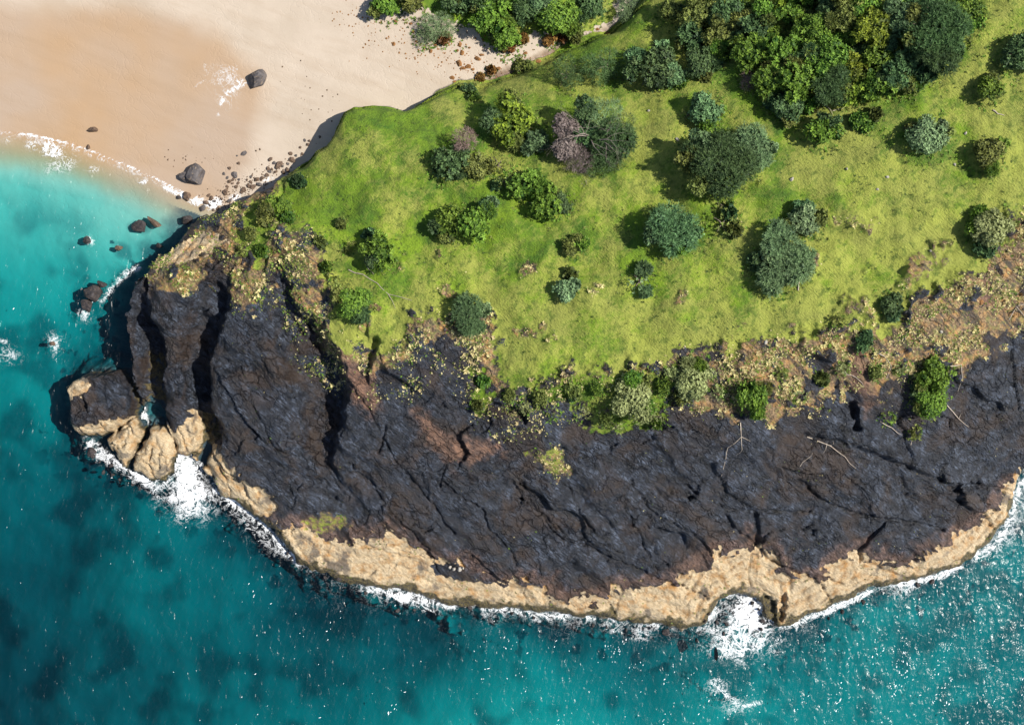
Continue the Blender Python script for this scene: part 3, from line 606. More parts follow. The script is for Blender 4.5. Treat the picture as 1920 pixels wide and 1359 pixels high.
fme = mesh_np('sea_foam', np.stack([FX.ravel(), FY.ravel(), surfz.ravel()], 1)[used], inv.reshape(-1, 4), {'foam': fo.ravel()[used]})
tag(link('sea_foam', fme, M_FOAM), 'white lacy surf foam lying along the rocks and the waterline', 'foam', kind='stuff')
# white flecks in wind streaks: sun glints modelled as small faces, with whitecap foam
V, Q = [], []
wx = RNG.uniform(-98, 98, 60000); wy = RNG.uniform(-70, 30, 60000)
dens = bil(gx, gy, (np.clip(-dall - 2, 0, 1) * (dbeach < -4)).astype(F), wx, wy)
strk = fbm((wx * math.cos(R(62)) + wy * math.sin(R(62))) * 0.22, -wx * math.sin(R(62)) + wy * math.cos(R(62)), 2.4, 2, 400)
grow = sstep(-60, 80, wx - 0.35 * wy) * sstep(0, -35, wy) + 0.03 + 0.5 * sstep(15, 30, wy) * sstep(-60, -85, wx) * 0.4
pick = (RNG.uniform(0, 1, 60000) < dens * grow * 0.5 * sstep(0.25, 0.65, strk))
zs = bil(sx, sy, SZ, wx, wy)
for x, y, z in zip(wx[pick], wy[pick], zs[pick]):
    s = random.uniform(.025, .07) * (1.25 if random.random() < .12 else 1); e = random.uniform(1.2, 4.0); a = R(62) + random.gauss(0, .5); b0 = len(V); m = 6
    for k in range(m):
        th = k * 2 * math.pi / m; r = s * random.uniform(.6, 1.3); px, py = r * e * math.cos(th), r * math.sin(th)
        V.append((x + px * math.cos(a) - py * math.sin(a), y + px * math.sin(a) + py * math.cos(a), z + .05))
    Q.append(tuple(range(b0, b0 + m)))
tag(link('whitecap_glints', mesh_np('whitecap_glints', np.array(V), np.array(Q), None, 6), M_FLECK), 'small white flecks built for sun glints and whitecap foam, strewn in streaks over the sea', 'whitecap_glints', kind='stuff')

# ------------------------------------------------------------------ vegetation builders
def unit(v): return v / (np.linalg.norm(v, axis=-1, keepdims=True) + 1e-9)
def leaf_quads(C, N, T, k, L, w, spread, lift, rng, tip=0.5):
    """k leaves at every clump centre C, fanned about its normal N; T is the clump tint"""
    n = len(C); C = np.repeat(C, k, 0); N = np.repeat(N, k, 0); T = np.repeat(T, k)
    az = np.tile(np.arange(k) / k * 2 * math.pi, n) + rng.uniform(0, 6.28, n).repeat(k) + rng.normal(0, .3, n * k)
    a = unit(np.cross(N, np.array([0.31, 0.87, 0.39]))); b = np.cross(N, a)
    el = rng.uniform(lift[0], lift[1], n * k)
    d = (np.cos(az)[:, None] * a + np.sin(az)[:, None] * b) * (np.cos(el) * spread)[:, None] + N * np.sin(el)[:, None]; d = unit(d)
    s = unit(np.cross(d, N) + 1e-4); LL = L * rng.uniform(.65, 1.25, n * k)[:, None]; ww = w * rng.uniform(.7, 1.3, n * k)[:, None]
    p = np.stack([C - s * ww * .35, C + s * ww * .35, C + d * LL + s * ww * tip, C + d * LL - s * ww * tip], 1).reshape(-1, 3)
    q = np.arange(len(p)).reshape(-1, 4); t = np.clip(np.repeat(T + rng.normal(0, .10, n * k), 4), 0, 1)
    return p, q, t
def lobes(rad, hr, n, rng):
    st = rng.uniform(.8, 1.15); L = [(np.array([0, 0, 0.0]), rad * .45)]
    for k in range(n):
        a = rng.uniform(0, 6.28) if k % 2 else k * 2.4 + rng.uniform(-.5, .5); r = rad * rng.uniform(.35, .78)
        lr = rad * rng.uniform(.16, .40) * (1.15 - .3 * r / rad); r = min(r, rad * .43 + lr * .75)
        L.append((np.array([r * math.cos(a) / st, r * math.sin(a) * st, rad * hr * rng.uniform(-.30, .25)]), lr))
    return L
def surface_points(L, per_m2, hr, rng, low=-0.25):
    Cs, Ns, Ts = [], [], []
    for i, (c, r) in enumerate(L):
        n = max(6, int(4 * math.pi * r * r * per_m2 * .62)); d = unit(rng.normal(size=(n * 2, 3))); d = d[d[:, 2] > low][:n]
        rr = r * (1 + .20 * rng.normal(size=len(d)).clip(-1.5, 1.6)); p = c + d * rr[:, None] * np.array([1, 1, hr])
        ok = np.ones(len(p), bool)
        for j, (c2, r2) in enumerate(L):
            if j != i: ok &= (((p - c2) / np.array([1, 1, hr])) ** 2).sum(1) > (r2 * .86) ** 2
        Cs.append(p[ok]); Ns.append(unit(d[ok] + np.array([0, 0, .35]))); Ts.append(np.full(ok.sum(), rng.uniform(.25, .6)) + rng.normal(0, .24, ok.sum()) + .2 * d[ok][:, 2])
    return np.concatenate(Cs), np.concatenate(Ns), np.concatenate(Ts)
def crown_mesh(name, rad, style, seed):
    rng = np.random.default_rng(seed)
    if style == 'rosette':
        L = lobes(rad, .75, 10, rng); C, N, T = surface_points(L, 2.6, .75, rng); p, q, t = leaf_quads(C, N, T, 11, .48, .17, 1.0, (.0, 1.0), rng, .45)
    elif style == 'fluffy':
        L = lobes(rad, .8, 16, rng); C, N, T = surface_points(L, 13.0, .8, rng); p, q, t = leaf_quads(C, N, T, 5, .48, .085, .8, (.35, 1.35), rng, .25)
    elif style == 'leafy':
        L = lobes(rad, .7, 13, rng); C, N, T = surface_points(L, 8.5, .7, rng); p, q, t = leaf_quads(C, N, T, 6, .30, .16, 1.0, (-.2, 1.1), rng, .4)
    elif style == 'sparse':
        L = lobes(rad, .6, 7, rng); C, N, T = surface_points(L, 2.0, .6, rng); keepm = rng.uniform(0, 1, len(C)) < .6; p, q, t = leaf_quads(C[keepm], N[keepm], T[keepm], 7, .34, .12, 1.0, (0, 1.1), rng, .4)
    else:   # twiggy: fine bare shoots
        L = lobes(rad, .6, 9, rng); C, N, T = surface_points(L, 11.0, .6, rng); p, q, t = leaf_quads(C, N, T, 4, .6, .06, .9, (.2, 1.3), rng, .3)
    if style in ('rosette', 'fluffy', 'leafy'):      # inner leaves for depth, their tint darkened like shade between the clumps
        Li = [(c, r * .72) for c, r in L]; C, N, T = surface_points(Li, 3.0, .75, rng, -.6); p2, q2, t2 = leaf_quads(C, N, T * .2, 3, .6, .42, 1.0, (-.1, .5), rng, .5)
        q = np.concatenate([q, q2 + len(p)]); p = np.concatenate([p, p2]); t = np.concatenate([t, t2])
    me = mesh_np(name, p, q, {'tint': t}); flat(me); return me
def tube(path, radii, seg=6):
    path = np.array(path, float); V = []; n = len(path)
    for i in range(n):
        d = path[min(i + 1, n - 1)] - path[max(i - 1, 0)]; d = d / (np.linalg.norm(d) + 1e-9)
        a = np.cross(d, [.3, .9, .2]); a /= np.linalg.norm(a); b = np.cross(d, a)
        for k in range(seg): th = 2 * math.pi * k / seg; V.append(path[i] + radii[i] * (math.cos(th) * a + math.sin(th) * b))
    Q = [(i * seg + k, i * seg + (k + 1) % seg, (i + 1) * seg + (k + 1) % seg, (i + 1) * seg + k) for i in range(n - 1) for k in range(seg)]
    return np.array(V), np.array(Q)
def join(parts):
    V, Q, o = [], [], 0
    for v, q in parts: V.append(v); Q.append(q + o); o += len(v)
    return np.concatenate(V), np.concatenate(Q)
def trunk_mesh(name, h, rad, seed, limbs=5):
    rng = random.Random(seed); r0 = .05 * h + .03 * rad
    ts = [tube([(0, 0, -.5), (.02 * h, 0, h * .35), (-.03 * h, .03 * h, h * .75), (0, 0, h)], [r0 * 1.3, r0, r0 * .75, r0 * .4], 7)]
    for k in range(limbs):
        a = k * 2.4 + rng.uniform(-.4, .4); r = rad * rng.uniform(.5, .8); z = h * rng.uniform(.35, .6)
        ts.append(tube([(0, 0, z), (r * .45 * math.cos(a), r * .45 * math.sin(a), z + .22 * h), (r * math.cos(a + .2), r * math.sin(a + .2), h + rng.uniform(-.2, .15) * rad)], [r0 * .55, r0 * .38, r0 * .12], 5))
    return mesh_np(name, *join(ts))
CROWN, TRUNK = {}, {}
def get_crown(style, size, var):
    key = (style, size, var)
    if key not in CROWN: CROWN[key] = crown_mesh('crown', size, style, hash((size * 10, var)) % 1000 + len(style))
    return CROWN[key]
def get_trunk(size):
    if size not in TRUNK: TRUNK[size] = trunk_mesh('trunk', size * .9, size, int(size * 10))
    return TRUNK[size]
MATES = dict(bright=('olive', 'bright', 'dark'), yellow=('bright', 'teal', 'olive'), dark=('dark', 'olive', 'teal'), teal=('grey', 'teal', 'bright'), grey=('teal', 'grey', 'olive'), olive=('bright', 'olive', 'dark'), pale=('olive', 'pale', 'bright'), rust=('rust',), brown=('brown',), pink=('pink',))
SIZES = (0.9, 1.6, 2.6, 4.0, 5.5)
tree_n = 0
FEET = []
def tree(u, v, rpx, style, colour, label, name='tree', cat='tree', group=None, sx_=1.0, sy_=1.0, rot=None, tall=0.5):
    """a tree whose crown is seen at u, v with the radius rpx"""
    global tree_n
    tree_n += 1
    rad = rpx * PX * .9; size = min(SIZES, key=lambda s: abs(math.log(s / rad))); k = rad / size
    h = rad * tall; x, y, z = on_ground(u, v, h * .8)
    FEET.append((x, y, rad)); e = link(name, None, loc=(x, y, z)); e.rotation_euler = (0, 0, 0)
    tag(e, label, cat, group)
    rz = random.uniform(0, 6.28) if rot is None else rot
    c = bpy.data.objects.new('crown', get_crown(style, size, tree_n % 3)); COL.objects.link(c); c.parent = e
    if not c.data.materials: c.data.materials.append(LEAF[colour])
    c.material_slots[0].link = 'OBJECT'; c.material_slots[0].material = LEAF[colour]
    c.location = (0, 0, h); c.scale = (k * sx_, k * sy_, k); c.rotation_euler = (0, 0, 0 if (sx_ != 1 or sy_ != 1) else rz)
    for q in range(0 if rad < 1.5 or style == 'twiggy' else 1 + (rad > 2.6) + (rad > 4)):
        st2 = random.choice([a for a in ('rosette', 'leafy', 'fluffy') if a != style]); co2 = random.choice(MATES[colour]); s2 = rad * random.uniform(.36, .55 if rad < 3.5 else .42); sz = min(SIZES, key=lambda a: abs(math.log(a / s2)))
        b = bpy.data.objects.new('side_bough', get_crown(st2, sz, (tree_n + q) % 3)); COL.objects.link(b); b.parent = e; an = random.uniform(0, 6.28)
        if not b.data.materials: b.data.materials.append(LEAF[co2])
        b.material_slots[0].link = 'OBJECT'; b.material_slots[0].material = LEAF[co2]; b.location = (rad * .72 * math.cos(an) * sx_, rad * .72 * math.sin(an) * sy_, h * random.uniform(.75, 1.1)); b.scale = (s2 / sz,) * 3; b.rotation_euler = (0, 0, an)
    t = bpy.data.objects.new('trunk', get_trunk(size)); COL.objects.link(t); t.parent = e
    if not t.data.materials: t.data.materials.append(M_BARK)
    t.scale = (k, k, k * tall / .9); t.rotation_euler = (0, 0, rz)
    return e

# ------------------------------------------------------------------ trees and shrubs one by one
T = tree
T(958,232,54,'rosette','yellow','yellow-green broad crown of rosettes north of the half-bare giant tree\'s western side')
T(1005,266,28,'leafy','teal','round blue-green tree tucked against the yellow-green rosette tree')
T(842,300,42,'rosette','dark','dark green tree beside the small pink leafless bush')
T(885,312,32,'leafy','olive','olive shrubby tree just below the pink leafless bush')
T(870,266,27,'twiggy','pink','small pinkish leafless bush on the western grass','bush','bush',tall=1.5)
T(934,308,26,'sparse','olive','loose olive shrub between the pink bush and the long green thicket','shrub','shrub')
T(945,340,22,'sparse','olive','straggly olive shrub at the upper end of the long green thicket','shrub','shrub')
T(985,350,34,'rosette','bright','upper tree of the long diagonal green thicket')
T(1018,382,38,'rosette','bright','largest bright green tree at the lower end of the diagonal thicket')
T(1052,384,24,'leafy','dark','dark small tree on the right flank of the diagonal thicket')
T(843,418,35,'leafy','bright','left of two round green trees standing side by side on the western grass')
T(895,418,38,'rosette','bright','right of two round green trees standing side by side on the western grass')
T(921,381,12,'fluffy','grey','tiny grey shrub touching the top of the right-hand twin tree','shrub','shrub')
T(1258,430,50,'fluffy','teal','single round grey-green tree alone at the middle of the grass', tall=0.6)
T(1073,460,24,'leafy','olive','small tree alone left of the round grey-green tree')
T(1058,543,25,'leafy','grey','small grey-green tree with a yellow tuft above it on the lower grass')
T(1070,516,13,'leafy','olive','little olive shrub just above the small grey-green tree','shrub','shrub')
T(1200,528,31,'sparse','grey','thin see-through grey bush on the central lower grass','bush','bush')
T(880,592,37,'fluffy','teal','round blue-green tree at the brink of the dark earth', tall=0.6)
T(667,567,36,'leafy','bright','bright green round tree at the western brink above the black rock')
T(716,472,34,'rosette','bright','green tree with black shade on the western brink below the twin trees')
T(694,440,13,'leafy','teal','tiny bush left of the brink tree','bush','bush')
T(655,462,13,'sparse','olive','tiny sparse bush on bare ground by the western brink','bush','bush')
T(525,388,27,'leafy','bright','bush on the north-western corner above the brown rock','bush','bush')
T(497,400,22,'leafy','olive','olive bush at the outermost north-western corner','bush','bush')
T(558,338,13,'leafy','dark','small dark bush near the shaded beach cliff','bush','bush')
T(568,345,8,'leafy','dark','tiny dark bush below the beach cliff brow','bush','bush')
T(1325,208,35,'leafy','teal','blue-green tree above the big dark double tree')
T(1290,215,16,'sparse','olive','small sparse shrub left of the blue-green tree','shrub','shrub')
T(1345,305,68,'fluffy','dark','very large dark tree with a wide black shadow', tall=0.6)
T(1412,278,40,'fluffy','grey','lighter grey-green tree joined to the right side of the very large dark tree')
T(1306,290,34,'rosette','dark','rosette-crowned tree on the left rim of the very large dark tree')
T(1222,132,52,'leafy','dark','broad dark green tree below the forest edge on the slope')
T(1268,142,28,'leafy','teal','smaller tree joined to the right of the broad dark slope tree')
T(1317,118,36,'leafy','dark','dark round tree right of the broad dark slope tree')
T(1402,152,18,'twiggy','pink','grey leafless bush under the forest edge','bush','bush')
T(1544,248,33,'rosette','bright','bright tree standing out below the forest on the grass')
T(1740,257,40,'leafy','grey','grey-green tree alone on the right upper grass')
T(1712,245,16,'rosette','olive','olive rosette shrub at the left of the grey-green tree','shrub','shrub')
T(1852,292,33,'leafy','olive','olive-green tree near the right edge of the grass')
T(1855,168,25,'leafy','bright','small bright tree between forest and right edge')
T(1862,422,43,'leafy','pale','pale green round tree at the right brink of the grass')
T(1846,468,18,'leafy','dark','dark low bush under the pale green right-hand tree','bush','bush')
T(1918,98,42,'leafy','dark','dark tree cut by the right edge of the picture')
T(1460,452,40,'fluffy','grey','upper crown of the big grey-green group on the grass')
T(1468,508,48,'fluffy','grey','largest tree of the big grey-green group, beside a patch of bare earth')
T(1502,486,28,'fluffy','grey','right small tree of the big grey-green group')
T(1428,500,26,'rosette','dark','dark rosette tree on the shaded left of the grey-green group')
T(1508,416,34,'leafy','grey','grey tree with a yellow side above the big grey-green group')
T(1535,408,18,'leafy','olive','yellowish shrub on the right of the grey tree','shrub','shrub')
T(1355,420,32,'sparse','olive','olive sparse bush right of the lone round tree','bush','bush')
T(1355,385,18,'sparse','olive','small scrub above the olive sparse bush','shrub','shrub')
T(1673,572,25,'leafy','dark','dark bush on the grass near the bare earth slope','bush','bush')
T(1412,745,34,'leafy','bright','smooth bright green bush leaning over the black cliff','bush','bush', sx_=.85, sy_=1.3)
T(1752,700,36,'rosette','bright','upper part of the pointed green tree on the right cliff')
T(1748,750,36,'leafy','bright','lower tree under the pointed green tree on the right cliff')
T(1300,712,40,'leafy','pale','pale shrub thicket at the top of the black cliff','shrub','shrub')
T(1330,690,22,'sparse','pale','small pale shrub right of the cliff-top thicket','shrub','shrub')
T(1185,745,46,'leafy','pale','pale dusty tree clinging to the black cliff face')
T(1225,778,24,'sparse','pale','pale sparse shrub just right of the dusty cliff tree','shrub','shrub')
T(1140,770,26,'sparse','bright','green shrub just left of the dusty cliff tree','shrub','shrub')
T(1663,785,14,'sparse','bright','small green shrub beside driftwood on the black cliff','shrub','shrub')
T(1715,812,13,'sparse','olive','small olive shrub low on the right black cliff','shrub','shrub')
T(1620,640,18,'leafy','dark','dark shrub among pale scrub on the bare slope','shrub','shrub')
T(1570,600,13,'sparse','olive','olive shrub at the lower grass margin','shrub','shrub')
T(1620,230,22,'leafy','bright','low bright shrub below the forest on the grass','shrub','shrub')
T(1640,215,13,'leafy','olive','little shrub right of the low bright shrub','shrub','shrub')
T(1137,122,46,'twiggy','dark','dark thin-twigged tree on the shaded creek slope')
T(1062,140,38,'twiggy','dark','dark thin-twigged shrub above the creek mouth','shrub','shrub')
T(880,168,14,'leafy','dark','small dark bush on the brow above the beach','bush','bush')
T(888,182,12,'leafy','bright','small bright bush on the brow above the beach','bush','bush')
T(978,122,17,'leafy','olive','low olive bush on the creek bank','bush','bush')
T(940,75,24,'leafy','olive','orange-footed olive shrub at the forest foot by the sand','shrub','shrub')
T(825,45,36,'twiggy','grey','grey leafless shrub on the sand below the dune forest','shrub','shrub')
T(800,70,22,'twiggy','grey','small grey leafless shrub on open sand','shrub','shrub')
T(1180,12,36,'twiggy','grey','grey leafless tree at the top of the creek')
MARGIN = [(955,742,14,'leafy','olive'),(985,765,13,'sparse','pale'),(1012,748,16,'leafy','olive'),(1040,772,15,'sparse','olive'),(1075,735,17,'leafy','olive'),(1095,775,16,'sparse','pale'),(1120,730,14,'leafy','bright'),
 (1155,800,15,'sparse','pale'),(1205,715,16,'leafy','olive'),(1245,725,18,'leafy','bright'),(1262,700,14,'leafy','pale'),(1278,745,16,'leafy','olive'),(1345,735,13,'sparse','pale'),(1465,700,13,'sparse','olive'),(1500,740,15,'sparse','pale'),
 (1540,710,13,'leafy','olive'),(1580,690,13,'sparse','pale'),(1640,700,14,'leafy','olive'),(1690,690,12,'sparse','pale'),(470,440,15,'leafy','olive'),(490,470,12,'leafy','bright'),(455,470,11,'sparse','olive'),(540,410,13,'leafy','bright'),
 (600,455,12,'leafy','olive'),(612,500,11,'leafy','bright'),(640,420,10,'leafy','olive'),(630,530,11,'sparse','olive'),(905,715,11,'leafy','bright'),(895,760,11,'leafy','olive')]
MARGIN.sort()
ONES = 'first second third fourth fifth sixth seventh eighth ninth tenth eleventh twelfth thirteenth fourteenth fifteenth sixteenth seventeenth eighteenth nineteenth'.split()
ORD = ONES + [w + '-' + o if o else t_ for w, t_ in (('twenty', 'twentieth'), ('thirty', 'thirtieth'), ('forty', 'fortieth'), ('fifty', 'fiftieth'), ('sixty', 'sixtieth')) for o in [''] + ONES[:9]]
LOOKM = dict(olive='olive', pale='pale', bright='bright green'); cnt = 0
for k, (u, v, r, st, co) in enumerate(MARGIN):
    tree(u, v, r, st, co, 'low %s shrub along the brow of the black rock, %s from the left' % (LOOKM[co], ORD[k]), 'shrub', 'shrub', 'low shrubs along the rock brow')
# the wood along the top
FOREST = [(725,8,32,'leafy','bright'),(775,6,28,'leafy','olive'),(850,8,28,'leafy','dark'),(920,34,46,'rosette','bright'),(948,62,36,'rosette','bright'),(905,0,34,'leafy','dark'),
 (985,22,34,'leafy','dark'),(1050,30,46,'leafy','bright'),(1010,-8,36,'leafy','teal'),(1110,8,34,'leafy','dark'),(1075,58,22,'leafy','olive'),(965,-6,30,'rosette','bright'),
 (1308,28,40,'rosette','olive'),(1300,72,34,'rosette','dark'),(1355,15,38,'leafy','dark'),(1350,66,36,'rosette','olive'),(1405,100,40,'rosette','bright'),(1420,60,34,'rosette','dark'),
 (1470,105,46,'rosette','bright'),(1440,150,36,'rosette','bright'),(1500,155,46,'rosette','bright'),(1480,200,34,'leafy','dark'),(1510,60,30,'leafy','bright'),(1545,55,36,'leafy','bright'),
 (1555,110,48,'leafy','bright'),(1560,160,38,'fluffy','dark'),(1605,140,34,'rosette','yellow'),(1590,30,42,'rosette','olive'),(1640,60,44,'rosette','yellow'),(1630,15,38,'leafy','bright'),
 (1690,30,42,'leafy','teal'),(1650,110,34,'rosette','bright'),(1640,168,32,'rosette','bright'),(1690,130,36,'rosette','dark'),(1755,55,58,'fluffy','dark'),(1760,105,42,'fluffy','dark'),
 (1740,10,44,'leafy','dark'),(1800,20,40,'leafy','bright'),(1820,45,24,'leafy','bright'),(1710,100,28,'rosette','dark'),(1695,160,24,'rosette','olive'),(1590,180,26,'rosette','yellow'),
 (1520,100,28,'leafy','dark'),(1430,20,26,'leafy','bright'),(1385,40,26,'leafy','olive'),(1260,20,26,'leafy','olive'),(1560,10,30,'leafy','dark'),(1450,190,22,'leafy','dark')]
LOOK = dict(bright='bright green', dark='dark green', olive='olive green', teal='blue-green', yellow='yellow-green')
TEX = dict(rosette='rosette-leaved', leafy='leafy', fluffy='feathery')
def row_of(u, v): return ('along the top edge of the dune wood' if v < 15 else 'in the front row of the dune wood') if u < 1200 else \
    ('along the top edge of the big wood' if v < 45 else 'in the second row of the big wood' if v < 90 else 'in the third row of the big wood' if v < 140 else 'in the lowest row of the big wood')
frng = random.Random(21); WOOD = [(1270,-6),(1830,-6),(1800,110),(1700,175),(1560,190),(1500,205),(1430,175),(1400,125),(1290,95)]
for k in range(900):
    u, v, r = frng.uniform(1270, 1830), frng.uniform(-5, 205), frng.uniform(15, 28)
    if sdf(WOOD, np.array([u]), np.array([float(v)]))[0] > 4 and all(math.hypot(u - f[0], v - f[1]) > .62 * (r + f[2]) for f in FOREST) and sum(1 for f in FOREST) < 86:
        FOREST.append((round(u), round(v), r, frng.choice(['rosette', 'rosette', 'leafy']), frng.choice(['bright', 'olive', 'dark', 'bright', 'yellow'])))
rows = {}
for f in FOREST: rows.setdefault(row_of(f[0], f[1]), []).append(f[0])
for u, v, r, st, co in FOREST:
    rw = row_of(u, v); k = sorted(rows[rw]).index(u)
    T(u, v, r, st, co, '%s %s tree, %s from the left %s' % (LOOK[co], TEX[st], ORD[k], rw), group='trees of the dune wood' if u < 1200 else 'trees of the upper right wood', tall=0.7)
for k, (u, v, r, lb) in enumerate(((955, 84, 17, 'rust-orange low shrub at the foot of the front dune tree'), (978, 74, 12, 'small rust-orange shrub right of the larger rust shrub'), (1030, 76, 14, 'rust-orange shrub on the sand below the middle dune tree'),
    (1056, 70, 10, 'small rust-orange shrub left of the creek bend'), (832, 72, 12, 'rust-orange shrub beside the grey leafless shrub on sand'), (922, 132, 10, 'rust-orange shrub by the creek mouth'), (900, 145, 9, 'rust-orange plant where creek meets beach'))):
    T(u, v, r, 'leafy', 'rust', lb, 'shrub', 'shrub')
# the half-bare giant
def branchy(path0, rng, depth, L, r, spread, out, up):
    a = np.array(path0); d = up; pts = [a]; rr = [r]
    for k in range(4):
        d = d + np.array([rng.gauss(0, .22), rng.gauss(0, .22), rng.gauss(0, .12)]); d = d / np.linalg.norm(d); pts.append(pts[-1] + d * L / 4); rr.append(r * (1 - .17 * (k + 1)))
    out.append(tube(pts, rr, 5))
    if depth > 0:
        for k in range(3):
            i = rng.choice((2, 3, 4)); nd = d + np.array([rng.gauss(0, spread), rng.gauss(0, spread), rng.uniform(-.1, .35)]); branchy(pts[i], rng, depth - 1, L * .68, rr[i] * .62, spread, out, nd / np.linalg.norm(nd))
gx0, gy0, gz0 = on_ground(1110, 252, 5)
giant = tag(link('tree', None, loc=(gx0, gy0, gz0)), 'giant half-bare tree with pale dead limbs and one dark leafy side', 'tree')
rng = random.Random(5); tb = [tube([(0, 0, -.6), (.1, 0, 1.2), (.1, .1, 2.6)], [.55, .42, .36], 8)]
link('trunk', mesh_np('trunk', *join(tb)), M_BARK, giant)
for k in range(9):
    a = k * 2 * math.pi / 9 + rng.uniform(-.2, .2); out = []
    branchy((.1, .1, rng.uniform(1.6, 2.6)), rng, 3, 4.8, .15, .6, out, np.array([math.cos(a) * .8, math.sin(a) * .8, .55]) / 1.25)
    link('limb', mesh_np('limb', *join(out)), M_GREYWOOD, giant)
def clump(dx, dy, dz, rad, style, col, par, nm, seed):
    c = link(nm, crown_mesh(nm, rad, style, seed), LEAF[col], par, (dx, dy, dz)); return c
clump(3.6, -1.0, 3.0, 4.2, 'fluffy', 'dark', giant, 'leafy_bough', 1); clump(2.2, 4.0, 2.9, 3.4, 'twiggy', 'grey', giant, 'leafy_bough', 2); clump(2.6, -4.6, 2.4, 3.0, 'twiggy', 'dark', giant, 'leafy_bough', 3)
clump(-1.2, 4.4, 2.9, 2.6, 'leafy', 'dark', giant, 'leafy_bough', 4); clump(-4.6, 1.9, 2.6, 2.6, 'leafy', 'brown', giant, 'brown_bough', 5); clump(-4.4, -1.8, 2.4, 2.6, 'leafy', 'brown', giant, 'brown_bough', 6)
clump(-1.6, -3.6, 2.2, 2.8, 'twiggy', 'brown', giant, 'brown_bough', 7); clump(-0.6, .4, 2.5, 2.6, 'leafy', 'dark', giant, 'leafy_bough', 8); clump(-1.0, -6.0, 1.5, 1.8, 'twiggy', 'brown', giant, 'brown_bough', 9)
clump(5.4, 1.6, 2.2, 2.6, 'twiggy', 'dark', giant, 'leafy_bough', 10)

# ------------------------------------------------------------------ tussocks and scrub
def tussock_mesh(seed, k=9, L=.34, w=.10):
    rng = np.random.default_rng(seed); p, q, t = leaf_quads(np.zeros((2, 3)) + [[0, 0, .05], [.1, .06, .08]], np.array([[0, 0, 1.0], [0, 0, 1.0]]), np.array([.5, .7]), k, L, w, 1.0, (.1, 1.3), rng, .4)
    me = mesh_np('tussock', p, q, {'tint': t}); flat(me); return me
TUS = [tussock_mesh(s) for s in (1, 2, 3)]
scrub_zone = np.maximum(msoil * onhead, np.clip(1 - np.abs(np.minimum(g_main, 0) + 2.5) / 7.0, 0, 1) * onhead * (X > -62) * (1 - NW)) * (1 - mg) * (1 - .5 * mpatch) 
rng = np.random.default_rng(3)
def scatter(n, dens, box, clus_wl, seed, lo=-.1, hi=.45):
    x = rng.uniform(box[0], box[1], n); y = rng.uniform(box[2], box[3], n)
    d = bil(gx, gy, dens.astype(F), x, y) * sstep(lo, hi, fbm(x.astype(F), y.astype(F), clus_wl, 3, seed)); ok = rng.uniform(0, 1, n) < d; return x[ok], y[ok]
sxp, syp = scatter(170000, scrub_zone, (-75, 98, -25, 30), 5.0, 500, -.35, .5)
rockscat = rock * (1 - msst) * sstep(2, 5, Z) * 0.16
ax_, ay_ = scatter(9000, rockscat, (-60, 97, -45, 20), 6.0, 501, 0, .5)
px_ = np.concatenate([sxp, ax_]); py_ = np.concatenate([syp, ay_]); pz_ = bil(gx, gy, Z, px_, py_); ps_ = rng.uniform(.3, .88, len(px_)) * np.where(rng.uniform(0, 1, len(px_)) < .12, 1.5, 1)
ps_[len(sxp):] *= .62; order = np.argsort(-ps_)
for i in order[:300]:
    o = link('tussock', TUS[int(i) % 3], LEAF['straw']); o.location = (px_[i], py_[i], pz_[i] - .03); o.scale = (ps_[i] * 1.05,) * 3; o.rotation_euler = (0, 0, rng.uniform(0, 6.28))
    tag(o, 'larger pale straw tussock among the scrub between grass and black rock', 'tussock', 'pale tussocks on the cliff margin')
def stuff_tufts(name, idx_x, idx_y, sizes, mat, label, k=6, L=.30, w=.11):
    n = len(idx_x); z = bil(gx, gy, Z, idx_x, idx_y); C = np.stack([idx_x, idx_y, z + .03], 1); g = np.random.default_rng(9)
    p, q, t = leaf_quads(C, np.tile([[0, 0, 1.0]], (n, 1)), g.uniform(.1, .95, n), k, L, w, 1.0, (.1, 1.2), g, .4)
    c4 = np.repeat(np.repeat(C, k, 0), 4, 0); p = c4 + (p - c4) * np.repeat(sizes, k * 4)[:, None]
    me = mesh_np(name, p, q, {'tint': t}); flat(me); return tag(link(name, me, mat), label, 'scrub', kind='stuff')
rest = order[300:]; west = px_[rest] < -34; pick_ = rng.uniform(0, 1, len(rest)); gsel = pick_ < np.where(west, .62, .36); b2 = pick_ > np.where(west, .84, .88); g_ = rest[gsel]; b_ = rest[b2]; s_ = rest[~gsel & ~b2]
stuff_tufts('scrub', px_[s_], py_[s_], ps_[s_] * .85, LEAF['straw'], 'thin pale straw-coloured scrub strewn over the cliff margin')
stuff_tufts('scrub', px_[g_], py_[g_], ps_[g_], LEAF['olive'], 'olive green scrub strewn over the cliff margin')
stuff_tufts('scrub', px_[b_], py_[b_], ps_[b_] * 1.1, LEAF['bright'], 'bright green scrub strewn over the cliff margin')
tx, ty = scatter(15000, (mg * onhead * 0.5), (-50, 98, -12, 68), 9.0, 502, -.1, .5)
stuff_tufts('grass_tufts', tx, ty, rng.uniform(.3, .95, len(tx)), LEAF['tuftgreen'], 'small dark green tufts dotted over the grass')
ux, uy, us = [], [], []
for x, y, rad in FEET:
    m = int(14 + 16 * rad); a0 = rng.uniform(0, 6.28)
    a = a0 + rng.normal(0, 1.3, m); r = rad * (0.85 + np.abs(rng.normal(0, .30, m))); ux += list(x + r * np.cos(a)); uy += list(y + r * np.sin(a)); us += list(rng.uniform(.4, 1.25, m))
ux, uy, us = np.array(ux), np.array(uy), np.array(us); okm = bil(gx, gy, Z, ux, uy) > .5; ux, uy, us = ux[okm], uy[okm], us[okm]; h_ = len(ux) // 2; pm = rng.permutation(len(ux))
stuff_tufts('undergrowth', ux[pm[:h_]], uy[pm[:h_]], us[pm[:h_]], LEAF['olive'], 'olive undergrowth straggling around the tree feet', 8)
